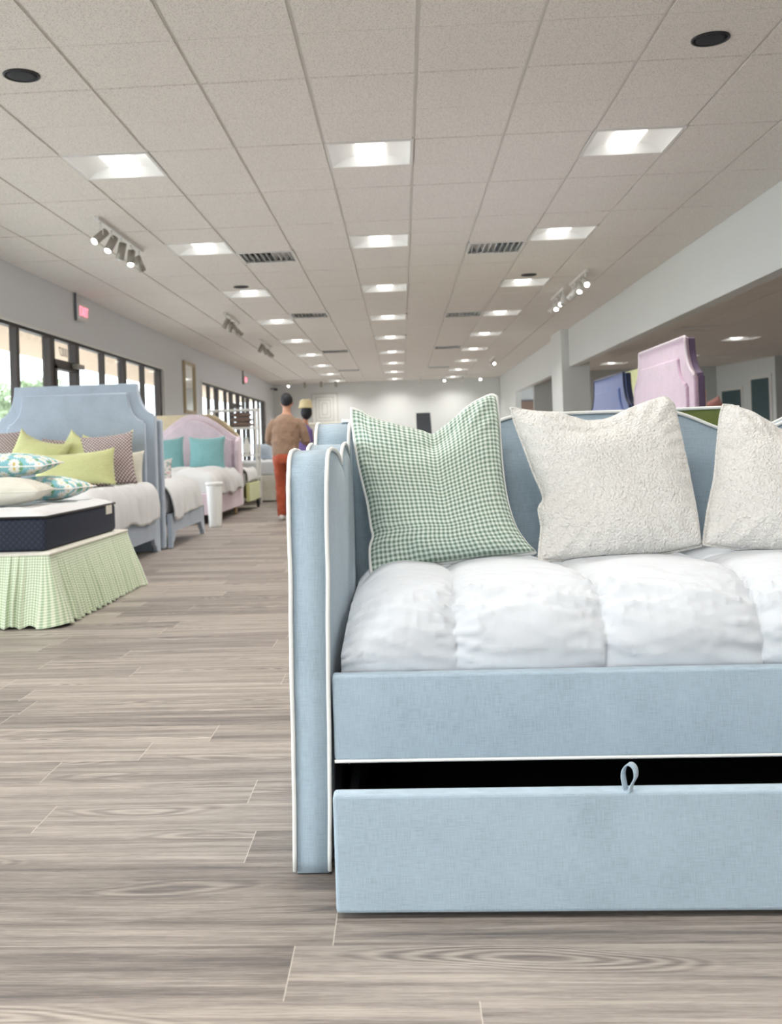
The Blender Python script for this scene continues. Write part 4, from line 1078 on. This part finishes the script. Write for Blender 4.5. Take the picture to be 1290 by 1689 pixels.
# ---- shelf, far beds
t = thing('open_shelf', (-3.05, 18.4, 0), 'tall white open shelf before the farther windows', 'shelf')
for x in (-3.49, -2.65):
    for y in (18.2, 18.6): sub('post', B(x-.02, x+.02, y-.02, y+.02, 0, 1.76, bev=.003), m_whitemetal, t)
for z in (.12, .5, .90, 1.40, 1.73): sub('shelf_board', B(-3.5, -2.64, 18.19, 18.61, z-.018, z+.018, bev=.003), m_whitemetal, t)
for k, (z, w, l) in enumerate(((1.42, .42, 'brown cushion at the bottom of the pile on the white shelf'), (1.51, .40, 'brown cushion in the middle of the pile on the white shelf'), (1.60, .36, 'brown cushion topping the pile on the white shelf'))):
    flat_pillow((-2.93, 18.4, z+.045), w, .34, .05, m_brownp, l, pipemat=m_brownp, group='brown cushions piled on the white shelf')
t = thing('vase', (-2.86, 18.4, .918), 'small white vase on the lower level of the white shelf', 'vase')
bm = bmesh.new(); lathe(bm, [(.04, 0), (.07, .06), (.075, .14), (.04, .24), (.03, .28), (.04, .3)]); meshobj('body', bm, m_whitegloss, t)
bG = thing('bed', (-3.0, 19.9, 0), 'far cream based white bed left of the walking man', 'bed')
sub('base', B(-3.75, -2.33, 18.92, 20.9, .02, .5, bev=.02), m_cream, bG); sub('mattress', B(-3.73, -2.35, 18.95, 20.88, .5, .78, bev=.05, seg=4), m_white, bG, True)
put_pillow((-2.68, 19.2, .79), .4, .34, .08, m_blue_bed, 'grey blue pillow on the far white bed left of the man', tilt=.3)
bH = thing('bed', (-1.2, 18, 0), 'white bed with cream headboard beyond the walking man', 'bed')
sub('headboard', B(-1.93, -.40, 18.96, 19.05, .02, 1.47, bev=.03, seg=3), m_peach and m_cream, bH)
sub('base', B(-1.93, -.43, 16.95, 18.95, .05, .34, bev=.02), m_cream, bH); sub('mattress', B(-1.92, -.44, 16.97, 18.94, .34, .58, bev=.05, seg=4), m_white, bH, True)
comforter((-1.2, 18, .2), 'white comforter on the bed beyond the walking man', -1.9, -.46, 17.0, 18.8, .61, .42, 'LRF', seed=41, group=None)

# ---- right side: beds standing crosswise behind the foreground daybed
def cross_bed(label, x, y0, y1, zt, zs, w, front, border, wside):
    b = thing('bed', (x, (y0+y1)/2, 0), label, 'bed')
    o = scoop_outline(y0, y1, zt, zs, w, .0)
    h = sub('headboard', PR(o, 'x', x, x+.03, bev=.012, seg=3), front, b)
    sub('headboard_back', PR(scoop_outline(y0+.004, y1-.004, zt-.004, zs, w, .0), 'x', x+.03, x+.072, bev=.008), border, b)
    i = scoop_outline(y0+.13, y1-.13, zt-.13, zs-.06, w, .4)
    sub('headboard_panel', PR(i, 'x', x-.018, x+.01, bev=.012, seg=3), front, h)
    bm = bmesh.new(); tube(bm, [(x+.004, y, z) for y, z in o[1:-1]]+[(x+.004, y1, .02)], .011, 6); sub('piping', bm, m_pinkpipe if border is m_pinkdk else border, h)
    sub('base', B(x-1.75, x, y0+.06, y1-.06, .1, .35, bev=.015), front, b)
    sub('mattress', B(x-1.73, x-.02, y0+.08, y1-.08, .35, .58, bev=.05, seg=4), m_white, b, True)
    bm = bmesh.new()
    for yy in (y0+.15, y1-.15): cyl(bm, (x-1.65, yy, 0), (x-1.65, yy, .11), .03, n=12); cyl(bm, (x-.1, yy, 0), (x-.1, yy, .11), .03, n=12)
    sub('legs', bm, m_darkleg, b)
    return b
cross_bed('tall dusty pink headboard bed behind the foreground daybed at right', 1.90, 6.61, 8.28, 1.65, 1.385, .19, m_pinkv, m_pinkdk, .1)
cross_bed('navy blue headboard bed beyond the tall pink one', 1.97, 8.78, 10.55, 1.57, 1.27, .22, m_navy, m_navydk, .1)
t = thing('headboard', (2.66, 11.8, 0), 'pale chartreuse headboard glimpsed between the navy and pink ones', 'headboard')
sub('panel', PR(scoop_outline(10.9, 12.9, 1.75, 1.5, .18, .0), 'x', 2.62, 2.70, bev=.015), m_chart, t)
t = thing('headboard', (2.5, 9.5, 0), 'narrow strip of peach headboard right of the tall pink one', 'headboard')
sub('panel', B(2.2, 2.83, 9.45, 9.55, 0, 1.43, bev=.02, seg=3), m_peach, t)
t = thing('display_plinth', (2.97, 9.85, 0), 'cream plinth hidden behind the daybed, carrying a coral pillow', 'plinth')
sub('body', B(2.75, 3.15, 9.65, 10.2, 0, 1.17, bev=.01), m_cream, t)
put_pillow((2.97, 9.85, 1.16), .36, .17, .09, m_coral, 'coral pillow tilted beside the peach headboard at right', tilt=.2, roll=-.38)

# ---- olive daybed back to back with the foreground one
ol = thing('armchair', (.92, 3.7, 0), 'olive green upholstered seat with white piping directly behind the foreground daybed', 'armchair')
fo = lambda x: scallop(x, .97, 1.088, .62, .955)
back_panel(ol, .63, 1.12, 3.40, 3.47, .02, m_olive, fo)
for x in (.60, 1.08): sub('arm', B(x, x+.07, 3.475, 4.3, .02, .86, bev=.02, seg=3), m_olive, ol)
sub('seat', B(.68, 1.07, 3.48, 4.3, .1, .45, bev=.02, seg=3), m_olive, ol)

# ------------------------------------------------------------------ people
def loft(bm, rings, n=18):
    R = []; N = len(rings)
    for i, (c, rx, ry) in enumerate(rings):
        c = Vector(c); a = Vector(rings[max(0, i-1)][0]); b = Vector(rings[min(N-1, i+1)][0]); d = (b-a).normalized()
        u = Vector((1, 0, 0)); u = (u-d*u.dot(d))
        if u.length < .15: u = Vector((0, 1, 0)); u = u-d*u.dot(d)
        u.normalize(); w = d.cross(u)
        R.append([bm.verts.new(c+u*rx*math.cos(2*PI*k/n)+w*ry*math.sin(2*PI*k/n)) for k in range(n)])
    for a, b in zip(R, R[1:]):
        for k in range(n): bm.faces.new((a[k], a[(k+1) % n], b[(k+1) % n], b[k])).smooth = True
    bm.faces.new(R[0][::-1]); bm.faces.new(R[-1])
def ball(bm, c, r, sx=1, sy=1, sz=1):
    t = bmesh.new(); bmesh.ops.create_icosphere(t, subdivisions=3, radius=r)
    bmesh.ops.transform(t, matrix=Matrix.Translation(c) @ Matrix.Diagonal((sx, sy, sz, 1)), verts=t.verts); join(bm, t)
def fuse(name, bm, mat, parent, vox=.012, it=4):
    bmesh.ops.recalc_face_normals(bm, faces=bm.faces[:]); o = meshobj(name, bm, mat, parent)
    r = o.modifiers.new('r', 'REMESH'); r.mode = 'VOXEL'; r.voxel_size = vox; r.use_smooth_shade = True
    s = o.modifiers.new('s', 'SMOOTH'); s.iterations = it; return o
def hand(bm, w, d, side):
    """palm, four fingers of different lengths and a thumb, from the wrist w pointing along d"""
    w, d = Vector(w), Vector(d).normalized(); s = d.cross(Vector((0, 0, 1))).normalized()*side; up = s.cross(d)*side
    loft(bm, [(w, .024, .018), (w+d*.04, .036, .017), (w+d*.085, .040, .016)])
    for k, (o, L) in enumerate(((-.030, .070), (-.010, .080), (.011, .074), (.030, .058))):
        a = w+d*.08+s*o; b = a+d*L*.5-up*.008; c = b+d*L*.35-up*.028; loft(bm, [(a, .0085, .0085), (b, .008, .008), (c, .0065, .0065)], 8)
    a = w+d*.03-s*.03; loft(bm, [(a, .012, .011), (a+d*.035-s*.022, .010, .009), (a+d*.062-s*.026-up*.01, .008, .007)], 8)
man = thing('person', (-1.63, 14.0, 0), 'man seen from behind in camel sweater and rust trousers walking away', 'person')
X0 = 0.02
bm = bmesh.new()   # body: one continuous surface
loft(bm, [((0, 0, .92), .15, .11), ((0, 0, 1.05), .14, .10), ((.01, .01, 1.25), .17, .115), ((.02, .02, 1.38), .19, .11), ((.025, .02, 1.44), .11, .08), ((.03, .025, 1.50), .058, .06), ((.03, .03, 1.57), .055, .06)])
ball(bm, (.032, .045, 1.655), .1, .80, .95, 1.12); ball(bm, (.032, .075, 1.615), .07, .85, .9, .95)
for s_ in (-1, 1): ball(bm, (.032+s_*.082, .045, 1.645), .026, .4, .8, 1.2)
ball(bm, (.032, .145, 1.64), .018, .8, 1, 1.2); ball(bm, (.032, .135, 1.595), .02, 1.3, .5, .5)
loft(bm, [((-.10, .02, 1.37), .04, .04), ((-.16, .02, 1.35), .05, .05), ((-.20, .02, 1.28), .052, .052), ((-.235, .03, 1.13), .043, .043), ((-.215, .14, 1.07), .034, .034), ((-.17, .24, 1.10), .027, .025)])
loft(bm, [((.14, .02, 1.37), .04, .04), ((.19, .02, 1.35), .05, .05), ((.24, .02, 1.28), .052, .052), ((.285, .03, 1.13), .043, .043), ((.27, .15, 1.08), .034, .034), ((.20, .25, 1.12), .027, .025)])
hand(bm, (-.17, .24, 1.10), (.5, .9, .15), 1); hand(bm, (.20, .25, 1.12), (-.6, .8, .15), -1)
loft(bm, [((-.075, 0, .9), .09, .1), ((-.08, .01, .70), .075, .08), ((-.08, .03, .48), .055, .06), ((-.08, 0, .30), .055, .058), ((-.075, -.02, .08), .035, .04)])
loft(bm, [((.08, 0, .9), .09, .1), ((.085, .10, .70), .075, .08), ((.085, .16, .49), .055, .06), ((.085, .0, .36), .055, .058), ((.085, -.16, .26), .035, .04)])
fuse('body', bm, m_skin, man)
bm = bmesh.new()
loft(bm, [((0, 0, .90), .185, .135), ((0, 0, .94), .19, .14), ((0, 0, 1.05), .196, .135), ((.01, .01, 1.25), .205, .135), ((.02, .02, 1.37), .205, .125), ((.025, .02, 1.43), .14, .10), ((.03, .025, 1.475), .072, .075)])
loft(bm, [((-.08, .02, 1.385), .04, .045), ((-.14, .02, 1.365), .066, .066), ((-.185, .02, 1.31), .070, .070), ((-.215, .02, 1.22), .066, .066), ((-.235, .03, 1.13), .058, .058), ((-.228, .08, 1.085), .05, .05)])
loft(bm, [((.12, .02, 1.385), .04, .045), ((.18, .02, 1.365), .066, .066), ((.225, .02, 1.31), .070, .070), ((.262, .02, 1.22), .066, .066), ((.288, .03, 1.12), .06, .06), ((.285, .12, 1.08), .052, .052), ((.23, .21, 1.10), .04, .04)])
o = fuse('sweater', bm, m_sweater, man, .011, 3)
tx = bpy.data.textures.new('folds', 'CLOUDS'); tx.noise_scale = .09; d = o.modifiers.new('d', 'DISPLACE'); d.texture = tx; d.strength = .022; d.mid_level = .5; d.texture_coords = 'LOCAL'
bm = bmesh.new()
loft(bm, [((0, 0, .97), .17, .125), ((0, -.005, .88), .185, .145), ((0, -.005, .80), .18, .14)])
loft(bm, [((-.085, 0, .86), .10, .125), ((-.085, .01, .70), .09, .10), ((-.085, .02, .48), .074, .08), ((-.08, 0, .28), .068, .074), ((-.075, -.02, .06), .062, .072)])
loft(bm, [((.085, 0, .86), .10, .125), ((.09, .10, .70), .088, .10), ((.09, .165, .50), .074, .08), ((.09, .01, .38), .068, .07), ((.09, -.13, .28), .06, .062)])
o = fuse('trousers', bm, m_trouser, man, .011, 3); d = o.modifiers.new('d', 'DISPLACE'); d.texture = tx; d.strength = .03; d.mid_level = .5; d.texture_coords = 'LOCAL'
bm = bmesh.new(); loft(bm, [((-.075, -.09, .045), .035, .035), ((-.075, -.03, .05), .043, .045), ((-.075, .08, .042), .047, .038), ((-.075, .17, .03), .036, .024)]); fuse('shoe', bm, m_shoe, man, .01, 2)
bm = bmesh.new(); loft(bm, [((.085, -.21, .20), .035, .035), ((.085, -.20, .15), .043, .045), ((.085, -.17, .06), .045, .035), ((.085, -.14, .0+.02), .03, .02)]); fuse('shoe', bm, m_shoe, man, .01, 2)
bm = bmesh.new(); ball(bm, (.032, .038, 1.672), .106, .84, 1.0, 1.06); 
bmesh.ops.bisect_plane(bm, geom=bm.verts[:]+bm.edges[:]+bm.faces[:], plane_co=(0, .05, 1.655), plane_no=(0, .62, -.78), clear_outer=True)
bmesh.ops.holes_fill(bm, edges=bm.edges[:]); fuse('hair', bm, m_hair, man, .008, 2)
wm = thing('person', (-1.52, 15.2, 0), 'person in straw hat and purple top, mostly hidden in front of the man', 'person')
bm = bmesh.new()
loft(bm, [((0, 0, .86), .13, .10), ((0, 0, 1.0), .11, .09), ((.0, 0, 1.22), .14, .10), ((.03, 0, 1.32), .12, .08), ((.06, 0, 1.40), .05, .05), ((.08, 0, 1.47), .045, .05)])
ball(bm, (.09, -.0, 1.55), .095, .8, .92, 1.15)
loft(bm, [((-.06, 0, .86), .08, .09), ((-.07, 0, .46), .052, .056), ((-.07, 0, .08), .035, .04)]); loft(bm, [((.06, 0, .86), .08, .09), ((.07, .1, .46), .052, .056), ((.07, .0, .08), .035, .04)])
loft(bm, [((-.12, 0, 1.28), .05, .05), ((-.15, .05, 1.05), .036, .036), ((-.08, .2, 1.02), .026, .024)]); loft(bm, [((.13, 0, 1.28), .045, .05), ((.13, .08, 1.08), .034, .034), ((.07, .22, 1.04), .026, .024)])
hand(bm, (-.08, .2, 1.02), (.3, 1, 0), 1); hand(bm, (.07, .22, 1.04), (-.3, 1, 0), -1)
fuse('body', bm, m_skin, wm)
bm = bmesh.new(); loft(bm, [((0, 0, .84), .155, .12), ((0, 0, 1.0), .13, .105), ((.0, 0, 1.22), .155, .115), ((.03, 0, 1.33), .13, .09), ((.055, 0, 1.38), .06, .06)])
loft(bm, [((-.11, 0, 1.28), .06, .06), ((-.15, .04, 1.08), .05, .05)]); loft(bm, [((.12, 0, 1.28), .055, .06), ((.135, .07, 1.08), .048, .048)]); fuse('top', bm, m_purple, wm)
bm = bmesh.new(); loft(bm, [((0, 0, .9), .14, .11), ((0, 0, .8), .15, .12)]); loft(bm, [((-.065, 0, .84), .09, .1), ((-.07, 0, .46), .068, .07), ((-.07, 0, .07), .055, .06)]); loft(bm, [((.065, 0, .84), .09, .1), ((.07, .08, .46), .068, .07), ((.07, 0, .07), .055, .06)]); fuse('trousers', bm, m_navydk, wm)
for x in (-.07, .07):
    bm = bmesh.new(); loft(bm, [((x, -.09, .04), .033, .033), ((x, 0, .045), .042, .04), ((x, .15, .025), .034, .02)]); fuse('shoe', bm, m_shoe, wm, .01, 2)
bm = bmesh.new(); ball(bm, (.09, -.03, 1.54), .105, .84, .9, 1.1); fuse('hair', bm, m_hair, wm)
bm = bmesh.new(); lathe(bm, [(.122, 1.605), (.124, 1.612), (.1, 1.625), (.095, 1.66), (.088, 1.715), (.06, 1.735), (.01, 1.737)], (.08, 0, 0)); meshobj('straw_hat', bm, m_straw, wm)
